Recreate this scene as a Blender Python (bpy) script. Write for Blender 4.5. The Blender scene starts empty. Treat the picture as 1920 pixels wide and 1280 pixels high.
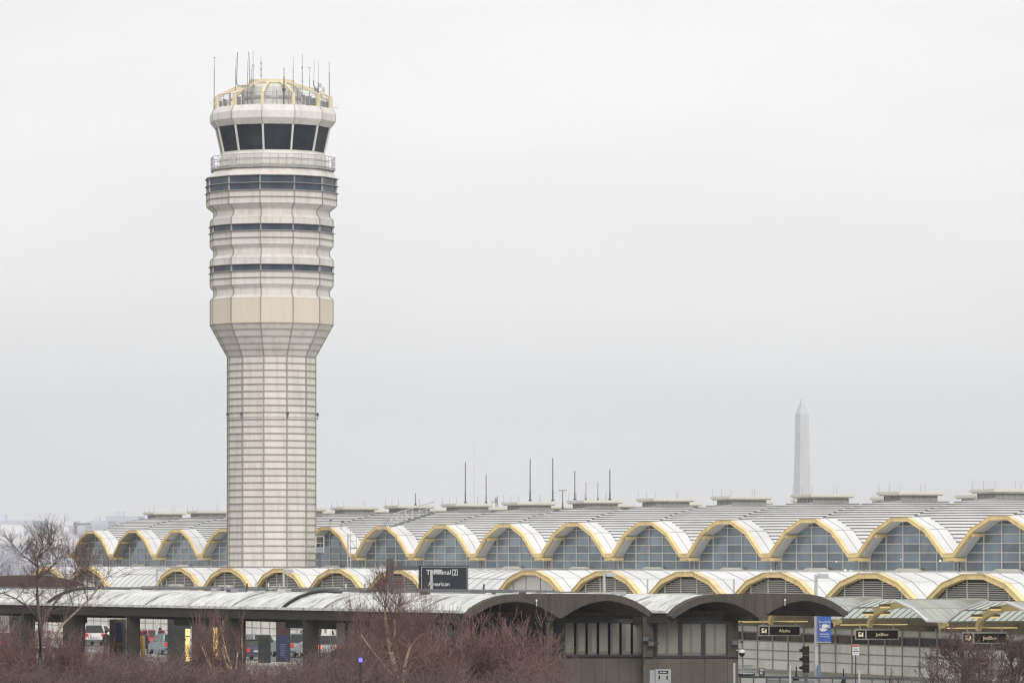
import bpy, bmesh, math, random
from mathutils import Vector, Matrix
V = Vector
C = bpy.context.scene.collection
F, HX, HY, EYE, G = 9000.0, 960.0, 1042.0, 8.0, 0.6
rnd = random.Random(7)
ZUP = V((0, 0, 1))

def at(px, py, Y):
    """a point of the place at depth Y metres, seen at photograph pixel px, py"""
    return V(((px - HX) * Y / F, Y, EYE - (py - HY) * Y / F))

# ------------------------------------------------------------------ materials
def mat(name, col, rough=0.6, metal=0.0, var=0.12, scale=0.6, stretch=(1, 1, 1), island=0.0, bump=0.0,
        bscale=6.0, spec=0.5, stain=None, stain_amt=0.0, stain_scale=1.0, stain_stretch=(1, 1, 1), trans=None, coat=0):
    m = bpy.data.materials.new(name); m.use_nodes = True
    nt = m.node_tree; N = nt.nodes; L = nt.links
    b = N['Principled BSDF']
    b.inputs['Roughness'].default_value = rough
    b.inputs['Metallic'].default_value = metal
    b.inputs['Specular IOR Level'].default_value = spec
    if coat: b.inputs['Coat Weight'].default_value = coat
    geo = N.new('ShaderNodeNewGeometry')
    def mapped(st):
        mp = N.new('ShaderNodeMapping'); mp.inputs['Scale'].default_value = st
        L.new(geo.outputs['Position'], mp.inputs['Vector']); return mp.outputs['Vector']
    def noise(vec, sc, det=5.0):
        n = N.new('ShaderNodeTexNoise'); n.inputs['Scale'].default_value = sc; n.inputs['Detail'].default_value = det
        n.inputs['Roughness'].default_value = 0.62
        L.new(vec, n.inputs['Vector']); return n.outputs['Fac']
    def mul(a, bb, fac=1.0, mode='MULTIPLY'):
        x = N.new('ShaderNodeMix'); x.data_type = 'RGBA'; x.blend_type = mode
        if isinstance(fac, float): x.inputs[0].default_value = fac
        else: L.new(fac, x.inputs[0])
        for s, v in ((6, a), (7, bb)):
            if isinstance(v, tuple): x.inputs[s].default_value = v
            else: L.new(v, x.inputs[s])
        return x.outputs[2]
    def rng(fac, lo, hi, f0=0.25, f1=0.75):
        r = N.new('ShaderNodeMapRange'); r.inputs[1].default_value = f0; r.inputs[2].default_value = f1
        r.inputs[3].default_value = lo; r.inputs[4].default_value = hi
        L.new(fac, r.inputs[0]); return r.outputs[0]
    c = (col[0], col[1], col[2], 1.0)
    out = c
    if var > 0:
        out = mul(c, rng(noise(mapped(stretch), scale), 1 - var, 1 + var))
    if island > 0:
        out = mul(out, rng(geo.outputs['Random Per Island'], 1 - island, 1 + island, 0, 1))
    if stain:
        f = rng(noise(mapped(stain_stretch), stain_scale, 7.0), 0.0, stain_amt, 0.47, 0.68)
        out = mul(out, (stain[0], stain[1], stain[2], 1), f, 'MIX')
    if isinstance(out, tuple): b.inputs['Base Color'].default_value = out
    else: L.new(out, b.inputs['Base Color'])
    if bump > 0:
        bp = N.new('ShaderNodeBump'); bp.inputs['Strength'].default_value = bump; bp.inputs['Distance'].default_value = 0.05
        L.new(noise(mapped((1, 1, 1)), bscale), bp.inputs['Height']); L.new(bp.outputs['Normal'], b.inputs['Normal'])
    if trans:
        tr = N.new('ShaderNodeBsdfTranslucent'); tr.inputs['Color'].default_value = (*trans[1], 1)
        ms = N.new('ShaderNodeMixShader'); ms.inputs[0].default_value = trans[0]
        L.new(b.outputs[0], ms.inputs[1]); L.new(tr.outputs[0], ms.inputs[2])
        L.new(ms.outputs[0], N['Material Output'].inputs['Surface'])
    return m

def glow(name, col, strength):
    m = bpy.data.materials.new(name); m.use_nodes = True
    b = m.node_tree.nodes['Principled BSDF']
    b.inputs['Base Color'].default_value = (*col, 1)
    b.inputs['Emission Color'].default_value = (*col, 1); b.inputs['Emission Strength'].default_value = strength
    return m

M = dict(
    panel=mat('tower_panel', (0.685, 0.655, 0.61), 0.5, var=0.04, scale=0.9, stretch=(1, 1, .12), island=0.06,
              stain=(0.47, 0.41, 0.34), stain_amt=0.5, stain_scale=2.2, stain_stretch=(1, 1, .10)),
    beige=mat('tower_beige_panel', (0.65, 0.58, 0.49), 0.55, var=0.05, island=0.03, stretch=(1, 1, .15), scale=1.5),
    cabwhite=mat('tower_white_panel', (0.74, 0.71, 0.68), 0.5, var=0.05, island=0.03, stain=(0.5, 0.46, 0.42), stain_amt=0.5,
                 stain_scale=2.0, stain_stretch=(1, 1, .2)),
    fin=mat('tower_fin', (0.33, 0.295, 0.25), 0.5, var=0.1),
    mull=mat('tower_mullion', (0.70, 0.68, 0.64), 0.45, var=0.05),
    cabglass=mat('cab_glass', (0.024, 0.031, 0.043), 0.06, var=0.6, scale=0.55, island=0.4),  # colour noise and pane differences stand in for reflections on the opaque panes
    bandglass=mat('band_glass', (0.045, 0.062, 0.098), 0.08, var=0.35, scale=0.7, island=0.7),  # strong pane-to-pane tone differences paint in varied reflections
    yellow=mat('yellow_steel', (0.85, 0.67, 0.325), 0.5, var=0.09, scale=0.9, stain=(0.50, 0.33, 0.16), stain_amt=0.5, stain_scale=1.1),
    paleyel=mat('pale_yellow_steel', (0.76, 0.66, 0.45), 0.5, var=0.06),
    rail=mat('rail_steel', (0.34, 0.34, 0.34), 0.45, metal=.3, var=0.1),
    ant=mat('antenna_grey', (0.24, 0.25, 0.27), 0.5, var=0.1),
    antd=mat('antenna_dark', (0.10, 0.105, 0.11), 0.5, var=0.1),
    drum=mat('penthouse_panel', (0.66, 0.66, 0.63), 0.55, var=0.1, stretch=(2, 2, .2), stain=(.4, .38, .35), stain_amt=.5, stain_scale=2, stain_stretch=(1, 1, .15)),
    roofw=mat('white_roof_metal', (0.74, 0.74, 0.74), 0.42, var=0.05, scale=0.4, stain=(0.46, 0.46, 0.455), stain_amt=0.45, stain_scale=0.22),
    rib=mat('roof_rib', (0.15, 0.145, 0.14), 0.55, var=0.1),  # dark grey bars stand in for the shade lines of the roof steps
    seam=mat('roof_seam', (0.20, 0.20, 0.20), 0.6, var=0.1),
    soffit=mat('soffit_metal', (0.74, 0.73, 0.70), 0.5, var=0.08),
    soffrib=mat('soffit_rib', (0.55, 0.53, 0.49), 0.5, var=0.08),
    fglass=mat('facade_glass', (0.155, 0.205, 0.245), 0.07, var=0.45, scale=0.3, island=0.3),
    fmull=mat('facade_mullion', (0.58, 0.56, 0.51), 0.5, var=0.08),
    lant=mat('lantern_wall', (0.33, 0.33, 0.32), 0.6, var=0.15, stretch=(3, 3, .3)),
    cap=mat('lantern_cap', (0.62, 0.60, 0.53), 0.55, var=0.06),
    louv=mat('louvre_slat', (0.66, 0.65, 0.62), 0.5, var=0.06),
    dark=mat('dark_recess', (0.035, 0.034, 0.033), 0.7, var=0.1),
    white=mat('white_panel', (0.70, 0.69, 0.67), 0.5, var=0.05, island=0.04),
    wallp=mat('wall_panel', (0.88, 0.85, 0.79), 0.55, var=0.05, island=0.05, stain=(.42, .39, .34), stain_amt=.35, stain_scale=1.2, stain_stretch=(1, 1, .3)),
    wallf=mat('wall_frame', (0.36, 0.34, 0.30), 0.55, var=0.08),
    wallg=mat('wall_glass', (0.03, 0.033, 0.036), 0.08, var=0.3, island=0.3),
    brown=mat('brown_soffit', (0.20, 0.165, 0.115), 0.6, var=0.12),
    concr=mat('base_concrete', (0.36, 0.34, 0.29), 0.8, var=0.15, scale=1.5),
    green=mat('canopy_glass', (0.79, 0.835, 0.77), 0.12, var=0.10, scale=0.5, island=0.12, trans=(0.6, (0.80, 0.86, 0.78))),
    grib=mat('canopy_rib', (0.30, 0.30, 0.26), 0.5, var=0.1),
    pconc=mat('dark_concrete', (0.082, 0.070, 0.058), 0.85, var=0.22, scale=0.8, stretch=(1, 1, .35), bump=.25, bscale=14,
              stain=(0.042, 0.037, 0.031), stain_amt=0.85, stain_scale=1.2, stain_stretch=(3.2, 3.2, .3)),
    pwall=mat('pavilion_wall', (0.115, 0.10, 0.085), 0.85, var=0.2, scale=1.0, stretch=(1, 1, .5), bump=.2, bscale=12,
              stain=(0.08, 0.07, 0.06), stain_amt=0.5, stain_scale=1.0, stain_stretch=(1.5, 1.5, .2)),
    proof=mat('white_vault_roof', (0.68, 0.685, 0.665), 0.7, var=0.16, scale=0.8, stain=(0.27, 0.265, 0.24), stain_amt=0.9,
              stain_scale=1.5, stain_stretch=(.7, 1.6, .5), bump=.2, bscale=8),
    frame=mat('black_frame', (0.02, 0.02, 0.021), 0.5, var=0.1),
    pglass=mat('pavilion_glass', (0.16, 0.155, 0.14), 0.1, var=0.2, scale=0.7, stretch=(1, 1, .5), island=0.14),
    blind=mat('pavilion_blind', (0.23, 0.225, 0.195), 0.7, var=0.1, island=0.1),
    lampm=mat('lamp_post_grey', (0.50, 0.51, 0.52), 0.45, var=0.06),
    lamph=mat('lamp_head_grey', (0.42, 0.43, 0.44), 0.45, var=0.06),
    navy=mat('sign_navy', (0.022, 0.027, 0.038), 0.5, var=0.06, spec=.25),
    slate=mat('sign_post_slate', (0.085, 0.092, 0.105), 0.5, var=0.08),
    signw=mat('sign_white', (0.78, 0.78, 0.76), 0.5, var=0.0),
    signc=mat('sign_cream', (0.80, 0.72, 0.52), 0.5, var=0.0),
    signk=mat('sign_black', (0.013, 0.012, 0.012), 0.6, var=0.0, spec=.2),
    blue=mat('banner_blue', (0.045, 0.12, 0.42), 0.6, var=0.05),
    bluebox=mat('blue_grey_box', (0.13, 0.19, 0.30), 0.5, var=0.05),
    red=mat('sign_red', (0.55, 0.08, 0.07), 0.5, var=0.0),
    orange=mat('orange_paint', (0.65, 0.22, 0.03), 0.6, var=0.1),
    bark=mat('dark_bark', (0.115, 0.085, 0.075), 0.9, var=0.25, scale=4),
    twig=mat('red_brown_twig', (0.175, 0.100, 0.085), 0.85, var=0.3, scale=1.0, island=0.5),
    twigd=mat('grey_brown_twig', (0.128, 0.082, 0.070), 0.85, var=0.3, scale=1.0, island=0.5),
    birch=mat('birch_bark', (0.38, 0.30, 0.21), 0.8, var=0.3, scale=3, stain=(0.08, 0.06, 0.05), stain_amt=0.9, stain_scale=3.2, stain_stretch=(.8, .8, 2)),
    ground=mat('ground_soil', (0.15, 0.13, 0.11), 0.95, var=0.3, scale=0.3, stain=(.10, .085, .07), stain_amt=.6, stain_scale=.15),
    asph=mat('asphalt', (0.15, 0.15, 0.15), 0.85, var=0.2, scale=0.8),
    kerb=mat('kerb_concrete', (0.48, 0.47, 0.445), 0.8, var=0.15),
    stone=mat('obelisk_marble', (0.56, 0.57, 0.595), 0.8, var=0.10, scale=0.12, stretch=(1, 1, .6)),  # part of the distance haze is mixed into this stone colour
    farb=mat('far_building', (0.54, 0.565, 0.64), 0.8, var=0.1, scale=0.02),  # pale blue distance haze painted into the wall colour
    farw=mat('far_window', (0.46, 0.485, 0.57), 0.5, var=0.1),  # windows paled and blued to stand in for haze
    farpl=mat('far_pale_wall', (0.66, 0.66, 0.69), 0.8, var=0.06, scale=0.02),  # near-white wall carries distance haze in its colour
    fart=mat('far_trees', (0.44, 0.44, 0.50), 0.9, var=0.3, scale=0.1),  # bare wood coloured pale blue-grey in place of haze
    tyre=mat('tyre_rubber', (0.02, 0.02, 0.02), 0.8, var=0.0),
    rim=mat('wheel_rim', (0.45, 0.45, 0.46), 0.35, metal=.7, var=0.0),
    cglass=mat('car_glass', (0.025, 0.028, 0.03), 0.06, var=0.0),
    chead=mat('car_lamp', (0.7, 0.7, 0.68), 0.2, var=0.0),
    plate=mat('number_plate', (0.6, 0.6, 0.6), 0.5, var=0.0),
    skin=mat('skin_tone', (0.42, 0.27, 0.2), 0.6, var=0.0),
    coatd=mat('dark_coat', (0.018, 0.02, 0.028), 0.85, var=0.1),
    coatn=mat('navy_coat', (0.02, 0.03, 0.07), 0.85, var=0.1),
    hair=mat('dark_hair', (0.02, 0.015, 0.012), 0.7, var=0.0),
    grey=mat('machine_grey', (0.33, 0.34, 0.35), 0.5, var=0.1),
    shelter=mat('shelter_green_black', (0.03, 0.034, 0.033), 0.4, var=0.15),
    shglass=mat('shelter_glass', (0.045, 0.05, 0.05), 0.08, var=0.3, island=.2),
    gold=mat('mustard_paint', (0.33, 0.23, 0.05), 0.7, var=0.15),
    poster=mat('poster_blue', (0.020, 0.024, 0.085), 0.5, var=0.3, scale=1.5),
    posterp=mat('poster_plum', (0.055, 0.022, 0.032), 0.5, var=0.3, scale=1.5),
    silver=mat('cart_silver', (0.45, 0.46, 0.47), 0.4, metal=.4, var=0.0),
    dbeam=mat('dark_beam', (0.035, 0.032, 0.029), 0.85, var=0.2, scale=1.0),
    cpl=mat('plaque_tan', (0.34, 0.29, 0.2), 0.6, var=0.1),
)
M['lit'] = glow('lit_panel', (1.0, 0.66, 0.22), 0.75)
M['tube'] = glow('lit_tube', (1.0, 0.72, 0.30), 0.55)
M['brake'] = glow('lit_brake_lamp', (1.0, 0.10, 0.02), 1.6)
M['tail'] = glow('dim_tail_lamp', (0.6, 0.03, 0.03), 0.25)
M['bluelit'] = glow('lit_blue_lamp', (0.10, 0.08, 1.0), 3.0)
M['spot'] = glow('lit_ceiling_lamp', (1.0, 0.95, 0.8), 1.3)  # glow of the added beads that stand in for lamps indoors
def paint(n, c): return mat(n, c, 0.3, var=0.0, coat=.5)
PAINT = dict(white=paint('white_car_paint', (.72, .72, .72)), red=paint('red_car_paint', (.45, .03, .04)),
             silver=paint('silver_car_paint', (.42, .43, .45)), navy=paint('navy_car_paint', (.03, .05, .13)),
             teal=paint('grey_green_car_paint', (.30, .36, .37)), black=paint('black_car_paint', (.02, .02, .022)))

# ------------------------------------------------------------------ mesh helpers
class MB:
    def __init__(s): s.v = []; s.f = []
    def poly(s, pts):
        i = len(s.v); s.v.extend(V(p) for p in pts); s.f.append(tuple(range(i, i + len(pts))))
    def prism(s, a, b):
        """two matching outlines joined into a closed solid"""
        n = len(a); i = len(s.v)
        s.v.extend(V(p) for p in a); s.v.extend(V(p) for p in b)
        s.f.append(tuple(range(i, i + n))); s.f.append(tuple(range(i + 2 * n - 1, i + n - 1, -1)))
        for k in range(n):
            j = (k + 1) % n
            s.f.append((i + k, i + n + k, i + n + j, i + j))
    def box(s, lo, hi):
        x0, y0, z0 = lo; x1, y1, z1 = hi
        s.prism([(x0, y0, z0), (x1, y0, z0), (x1, y1, z0), (x0, y1, z0)], [(x0, y0, z1), (x1, y0, z1), (x1, y1, z1), (x0, y1, z1)])
    def cbox(s, c, size):
        s.box([c[i] - size[i] / 2 for i in range(3)], [c[i] + size[i] / 2 for i in range(3)])
    def bar(s, a, b, w, h=None, up=ZUP):
        a, b = V(a), V(b); h = h or w; d = b - a
        if d.length < 1e-6: return
        d.normalize(); side = d.cross(up)
        if side.length < 1e-3: side = d.cross(V((0, 1, 0)))
        side.normalize(); u = side.cross(d)
        o = [(-w / 2, -h / 2), (w / 2, -h / 2), (w / 2, h / 2), (-w / 2, h / 2)]
        s.prism([a + side * p + u * q for p, q in o], [b + side * p + u * q for p, q in o])
    def tube(s, pts, r, n=6, cap=True):
        pts = [V(p) for p in pts]; rs = r if isinstance(r, (list, tuple)) else [r] * len(pts)
        i0 = len(s.v)
        for k, p in enumerate(pts):
            d = (pts[min(k + 1, len(pts) - 1)] - pts[max(k - 1, 0)])
            d.normalize(); sd = d.cross(ZUP)
            if sd.length < 1e-3: sd = V((1, 0, 0))
            sd.normalize(); u = sd.cross(d)
            for q in range(n):
                a = 2 * math.pi * q / n
                s.v.append(p + (sd * math.cos(a) + u * math.sin(a)) * rs[k])
        for k in range(len(pts) - 1):
            for q in range(n):
                a = i0 + k * n + q; b = i0 + k * n + (q + 1) % n
                s.f.append((a, b, b + n, a + n))
        if cap:
            s.f.append(tuple(i0 + q for q in range(n - 1, -1, -1)))
            s.f.append(tuple(i0 + (len(pts) - 1) * n + q for q in range(n)))
    def lathe(s, prof, n, c=(0, 0, 0), cap=True):
        i0 = len(s.v); c = V(c)
        for r, z in prof:
            for q in range(n):
                a = 2 * math.pi * q / n
                s.v.append(c + V((r * math.cos(a), r * math.sin(a), z)))
        for k in range(len(prof) - 1):
            for q in range(n):
                a = i0 + k * n + q; b = i0 + k * n + (q + 1) % n
                s.f.append((a, b, b + n, a + n))
        if cap:
            s.f.append(tuple(i0 + q for q in range(n - 1, -1, -1)))
            s.f.append(tuple(i0 + (len(prof) - 1) * n + q for q in range(n)))
    def add(s, o, mt=None):
        i = len(s.v)
        s.v.extend((mt @ p) if mt else p.copy() for p in o.v); s.f.extend(tuple(i + k for k in f) for f in o.f)
    def mesh(s, name, m, smooth=False, off=None):
        me = bpy.data.meshes.new(name)
        vs = [(p.x - off.x, p.y - off.y, p.z - off.z) for p in s.v] if off else [tuple(p) for p in s.v]
        me.from_pydata(vs, [], s.f)
        me.materials.append(m)
        if smooth: me.polygons.foreach_set('use_smooth', [True] * len(me.polygons))
        me.update(); return me
    def build(s, name, m, parent=None, smooth=False, world=False, recalc=True):
        """ONE mesh object; world=True: the points are world points, the parent sits unrotated at its location"""
        off = None
        if world and parent:
            off = parent.location.copy()
            q = parent.parent
            while q: off += q.location; q = q.parent
        me = s.mesh(name, m, smooth, off)
        if recalc:
            bm = bmesh.new(); bm.from_mesh(me); bmesh.ops.recalc_face_normals(bm, faces=bm.faces); bm.to_mesh(me); bm.free()
        return link(name, me, parent)

def link(name, me, parent=None, loc=None, rz=0):
    o = bpy.data.objects.new(name, me); C.objects.link(o); o.parent = parent
    if loc is not None: o.location = loc
    if rz: o.rotation_euler = (0, 0, rz)
    return o
def tag(o, label, cat, group=None, kind=None):
    if label: o['label'] = label
    if cat: o['category'] = cat
    if group: o['group'] = group
    if kind: o['kind'] = kind
    return o
def thing(name, label, cat, loc=(0, 0, 0), rz=0, group=None):
    o = bpy.data.objects.new(name, None); C.objects.link(o)
    o.location = loc; o.rotation_euler = (0, 0, rz); o.empty_display_size = 0.3
    return tag(o, label, cat, group)
def copy_tree(o, parent=None):
    c = o.copy(); C.objects.link(c); c.parent = parent
    for ch in list(o.children): copy_tree(ch, c)
    return c
def text_mesh(body, size, m, name='lettering', parent=None, loc=(0, 0, 0), rot=(math.pi / 2, 0, 0), align='CENTER', depth=0.012, xs=1.0):
    cu = bpy.data.curves.new(name, 'FONT'); cu.body = body; cu.size = size; cu.extrude = depth
    cu.align_x = align; cu.align_y = 'CENTER'
    o = bpy.data.objects.new(name, cu); C.objects.link(o)
    bpy.context.view_layer.update()
    me = bpy.data.meshes.new_from_object(o.evaluated_get(bpy.context.evaluated_depsgraph_get()))
    bpy.data.objects.remove(o); bpy.data.curves.remove(cu)
    me.materials.clear(); me.materials.append(m)
    t = link(name, me, parent, loc); t.rotation_euler = rot; t.scale = (xs, 1, 1)
    return t
HAZE = 8.5e-5; HAZECOL = (0.96, 0.975, 1.0, 1); SUN = 1.5; EXPO = 0.0; CLOUD = 0.065; SKYK = 1.0
SKYP = [0.0, 0.02, 0.035, 0.045, 0.06, 0.085, 0.12, 0.35, 0.6, 1.0]
SKY = [(.73, .74, .765), (.75, .765, .785), (.76, .78, .80), (.84, .845, .855), (.925, .925, .925), (.985, .98, .98), (.98, .975, .975), (1.2, 1.19, 1.19), (1.1, 1.1, 1.1), (1.0, 1.0, 1.0)]
# ================================================================== control tower
TY = 408.0; TS = F / TY; TX = (509.2 - HX) * TY / F
ang = [math.radians(22.9 + 30 * k) for k in range(12)]
def tz(y): return EYE + (HY - y) / TS
def ring(Rpx, y, k, ex=0.0):
    r = Rpx / TS + ex; cx = TX + (.11 if y < 330 else 0)
    return V((cx + r * math.sin(ang[k % 12]), TY - r * math.cos(ang[k % 12]), tz(y)))
tower = thing('control_tower', 'tall pale twelve-sided airport control tower with a dark glass cab on top', 'control tower', (TX, TY, G))
def tb(mb, name, m, parent=None, **kw): return mb.build(name, m, parent or tower, world=True, **kw)
def skin(y0, R0, y1, R1, rows=1, mb=None):
    mb = mb or MB()
    for r in range(rows):
        a0, a1 = r / rows, (r + 1) / rows
        ya, yb = y0 + (y1 - y0) * a0, y0 + (y1 - y0) * a1
        Ra, Rb = R0 + (R1 - R0) * a0, R0 + (R1 - R0) * a1
        for k in range(12):
            mb.poly([ring(Ra, ya, k), ring(Ra, ya, k + 1), ring(Rb, yb, k + 1), ring(Rb, yb, k)])
    return mb
def fins(lst, ex=0.10, th=0.045):
    mb = MB()
    for y, Rp in lst:
        for k in range(12):
            z = V((0, 0, th / 2))
            a, b, c, d = ring(Rp, y, k, ex), ring(Rp, y, k + 1, ex), ring(Rp, y, k + 1, -.02), ring(Rp, y, k, -.02)
            mb.prism([a - z, b - z, c - z, d - z], [a + z, b + z, c + z, d + z])
    return mb
def posts(prof, name, w=0.10, ex=0.035):
    for k in range(12):
        mb = MB()
        for (y0, R0), (y1, R1) in zip(prof, prof[1:]):
            mb.bar(ring(R0, y0, k, ex), ring(R1, y1, k, ex), w, w, up=V((math.sin(ang[k]), -math.cos(ang[k]), 0)))
        tb(mb, name, M['fin'])
yb = HY + (EYE - G) * TS
rows = 41
SH0, SH1 = 83.2, 83.2
tb(skin(yb, SH0, 670, SH1, rows), 'shaft', M['panel'], recalc=False)
step = (yb - 670) / rows
for i in range(1, rows): tb(fins([(670 + step * i, 83.2)], .11, .065), 'shaft_fin', M['fin'])
posts([(yb, 83.2), (670, 83.2)], 'shaft_seam', .10, .03)
tb(skin(670, 83.2, 610, 116.3, 5), 'flared_collar', M['panel'], recalc=False)
def lerpR(y, y0, R0, y1, R1): return R0 + (R1 - R0) * (y - y0) / (y1 - y0)
for y in (670, 658, 647, 634, 621, 610): tb(fins([(y, lerpR(y, 670, 83.2, 610, 116.3))], .10, .06), 'collar_fin', M['fin'])
tb(skin(610, 116.3, 563, 116.3), 'beige_drum', M['beige'], recalc=False)
body = MB()
prof = [(563, 116.3), (556.6, 109.5), (546, 109.5), (538, 116.3), (513.6, 116.3)]
prof2 = [(501.4, 116.3), (489, 116.3), (482, 109.5), (471.6, 109.5), (463.6, 116.3), (439, 116.3)]
prof3 = [(426.4, 116.3), (414.5, 116.3), (407.8, 109.5), (398.5, 109.5), (388, 123), (364.3, 123)]
prof4 = [(336, 123), (322, 113)]
for pr in (prof, prof2, prof3, prof4):
    for (y0, R0), (y1, R1) in zip(pr, pr[1:]): skin(y0, R0, y1, R1, 1, body)
tb(body, 'tower_body', M['panel'], recalc=False)
posts([(670, 83.2), (610, 116.3), (563, 116.3)] + prof[1:] + prof2 + prof3 + [(336, 123)], 'body_seam', .085, .02)
for q in [(526, 116.3), (451.7, 116.3), (376.5, 123)]: tb(fins([q], .11, .06), 'body_fin', M['fin'])
for q in [(501.4, 116.3), (513.6, 116.3), (426.4, 116.3), (439, 116.3), (337, 123), (351, 123), (364.3, 123)]: tb(fins([q], .20, .05), 'sun_shelf', M['rail'])
for q in [(556.6, 109.8), (538, 116.3), (482, 109.8), (463.6, 116.3), (407.8, 109.8), (388, 123), (563, 116.3), (489, 116.3), (414.5, 116.3), (546, 109.8), (471.6, 109.8), (398.5, 109.8)]: tb(fins([q], .02, .035), 'body_edge', M['mull'])
for y0, y1, Rp in ((513.6, 501.4, 115), (439, 426.4, 115), (364.3, 336, 121.7)):
    for k in range(12):
        mb = MB()
        n = 3 if k in (10, 11, 0, 1, 8, 9) else 2
        a0, a1, b0, b1 = ring(Rp, y0, k), ring(Rp, y0, k + 1), ring(Rp, y1, k), ring(Rp, y1, k + 1)
        for q in range(n):
            f0, f1 = q / n, (q + 1) / n
            mb.poly([a0.lerp(a1, f0), a0.lerp(a1, f1), b0.lerp(b1, f1), b0.lerp(b1, f0)])
        w = tb(mb, 'window', M['bandglass'], recalc=False)
        mm = MB()
        o = V((math.sin(ang[k]), -math.cos(ang[k]), 0)) * .04
        mm.bar(a0 + o, b0 + o, .1, .08, up=o.normalized())
        tb(mm, 'mullion', M['mull'], w)
# balcony
bal = MB()
for k in range(12):
    bal.prism([ring(118.5, 322, k), ring(118.5, 322, k + 1), ring(100, 322, k + 1), ring(100, 322, k)],
              [ring(118.5, 319, k), ring(118.5, 319, k + 1), ring(100, 319, k + 1), ring(100, 319, k)])
    o = ring(116, 322, k); bal.bar(o, ring(104, 326, k), .16, .2)
balc = tb(bal, 'balcony', M['lant'])
rl = MB()
for k in range(12):
    a0, a1 = ring(118, 319, k), ring(118, 319, k + 1)
    for h, w in ((1.0, .045), (.5, .03), (.06, .05)):
        rl.bar(a0 + ZUP * h, a1 + ZUP * h, w)
    for q in range(4):
        p = a0.lerp(a1, q / 4); rl.bar(p, p + ZUP * 1.0, .04)
tb(rl, 'railing', M['rail'], balc)
cw = MB()
skin(320, 101.5, 296, 101.5, 1, cw); skin(296, 101.5, 292, 98.5, 1, cw); skin(292, 98.5, 289.5, 98, 1, cw)
tb(cw, 'cab_wall', M['cabwhite'], recalc=False)
led = MB()
for k in range(12):
    led.bar(ring(101.5, 303, k, .03), ring(101.5, 303, k + 1, .03), .05, .04); led.bar(ring(101.5, 314, k, .05), ring(101.5, 314, k + 1, .05), .1, .14)
tb(led, 'cab_wall_trim', M['cap'])
door = MB()
a, b = ring(101.5, 318, 9), ring(101.5, 318, 10)
n_ = (V((0, 0, 1)).cross(b - a)).normalized() * -1
n_ = n_ if n_.y < 0 else -n_
p, q = a.lerp(b, .62) + n_ * .05, a.lerp(b, .9) + n_ * .05
door.prism([p, q, q + ZUP * 1.05, p + ZUP * 1.05], [p + n_ * .05, q + n_ * .05, q + n_ * .05 + ZUP * 1.05, p + n_ * .05 + ZUP * 1.05])
tb(door, 'cab_door', M['mull'])
for k in range(12):
    mb = MB(); mb.poly([ring(97, 289.5, k), ring(97, 289.5, k + 1), ring(108, 240, k + 1), ring(108, 240, k)])
    w = tb(mb, 'cab_window', M['cabglass'], recalc=False)
    mm = MB(); o = V((math.sin(ang[k]), -math.cos(ang[k]), 0))
    mm.bar(ring(97.3, 289.5, k), ring(108.3, 240, k), .15, .16, up=o)
    mm.bar(ring(97.3, 289.3, k), ring(97.3, 289.3, k + 1), .1, .08)
    tb(mm, 'cab_mullion', M['mull'], w)
ov = MB()
for (y0, R0), (y1, R1) in zip([(240, 103), (241.5, 110), (230, 119), (217, 119.5), (205.5, 113), (205, 100), (208, 40)], [(241.5, 110), (230, 119), (217, 119.5), (205.5, 113), (205, 100), (208, 40), (208, 2)]):
    skin(y0, R0, y1, R1, 1, ov)
tb(ov, 'cab_roof', M['cabwhite'], recalc=False)
posts([(241.5, 110), (230, 119), (217, 119.5), (206, 113.4)], 'cab_roof_seam', .05, .0)
# roof deck
pent = MB()
pent.lathe([(2.5, tz(208)), (2.5, tz(167)), (2.42, tz(164.5)), (1.9, tz(160)), (1.8, tz(156)), (0.05, tz(155.5))], 24, (TX, TY, 0))
ph = tb(pent, 'penthouse', M['drum'])
hat = MB(); hat.lathe([(2.54, tz(190)), (2.56, tz(187)), (2.54, tz(184))], 24, (TX, TY, 0), cap=False)
for q in range(14):
    a = 2 * math.pi * q / 14
    hat.bar((TX + 2.52 * math.cos(a), TY + 2.52 * math.sin(a), tz(206)), (TX + 2.52 * math.cos(a), TY + 2.52 * math.sin(a), tz(173)), .07)
tb(hat, 'penthouse_trim', M['rail'], ph)
rg = MB(); rg.lathe([(1.75, tz(159)), (1.95, tz(159)), (1.95, tz(152)), (1.6, tz(151)), (.05, tz(150.4))], 24, (TX, TY, 0))
tb(rg, 'crown_ring', M['paleyel'])
for k in range(12):
    st = MB(); o = V((math.sin(ang[k]), -math.cos(ang[k]), 0))
    pts = [ring(110, 206, k), ring(110, 184, k), ring(76, 168, k), ring(56, 162.5, k), ring(40, 157, k)]
    for i, (p, q) in enumerate(zip(pts, pts[1:])):
        st.bar(p, q, .22 if i else .26, .17 if i else .26, up=o if i == 0 else ZUP)
    tb(st, 'roof_strut', M['paleyel'])
dr = MB()
for k in range(12):
    a, b = ring(109, 205.5, k), ring(109, 205.5, k + 1)
    for i in range(6): dr.bar(a + ZUP * (.2 + i * .165), b + ZUP * (.2 + i * .165), .022 if i < 5 else .04)
    for q in (.33, .67): p = a.lerp(b, q); dr.bar(p, p + ZUP * 1.03, .04)
tb(dr, 'deck_railing', M['rail'])
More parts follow.
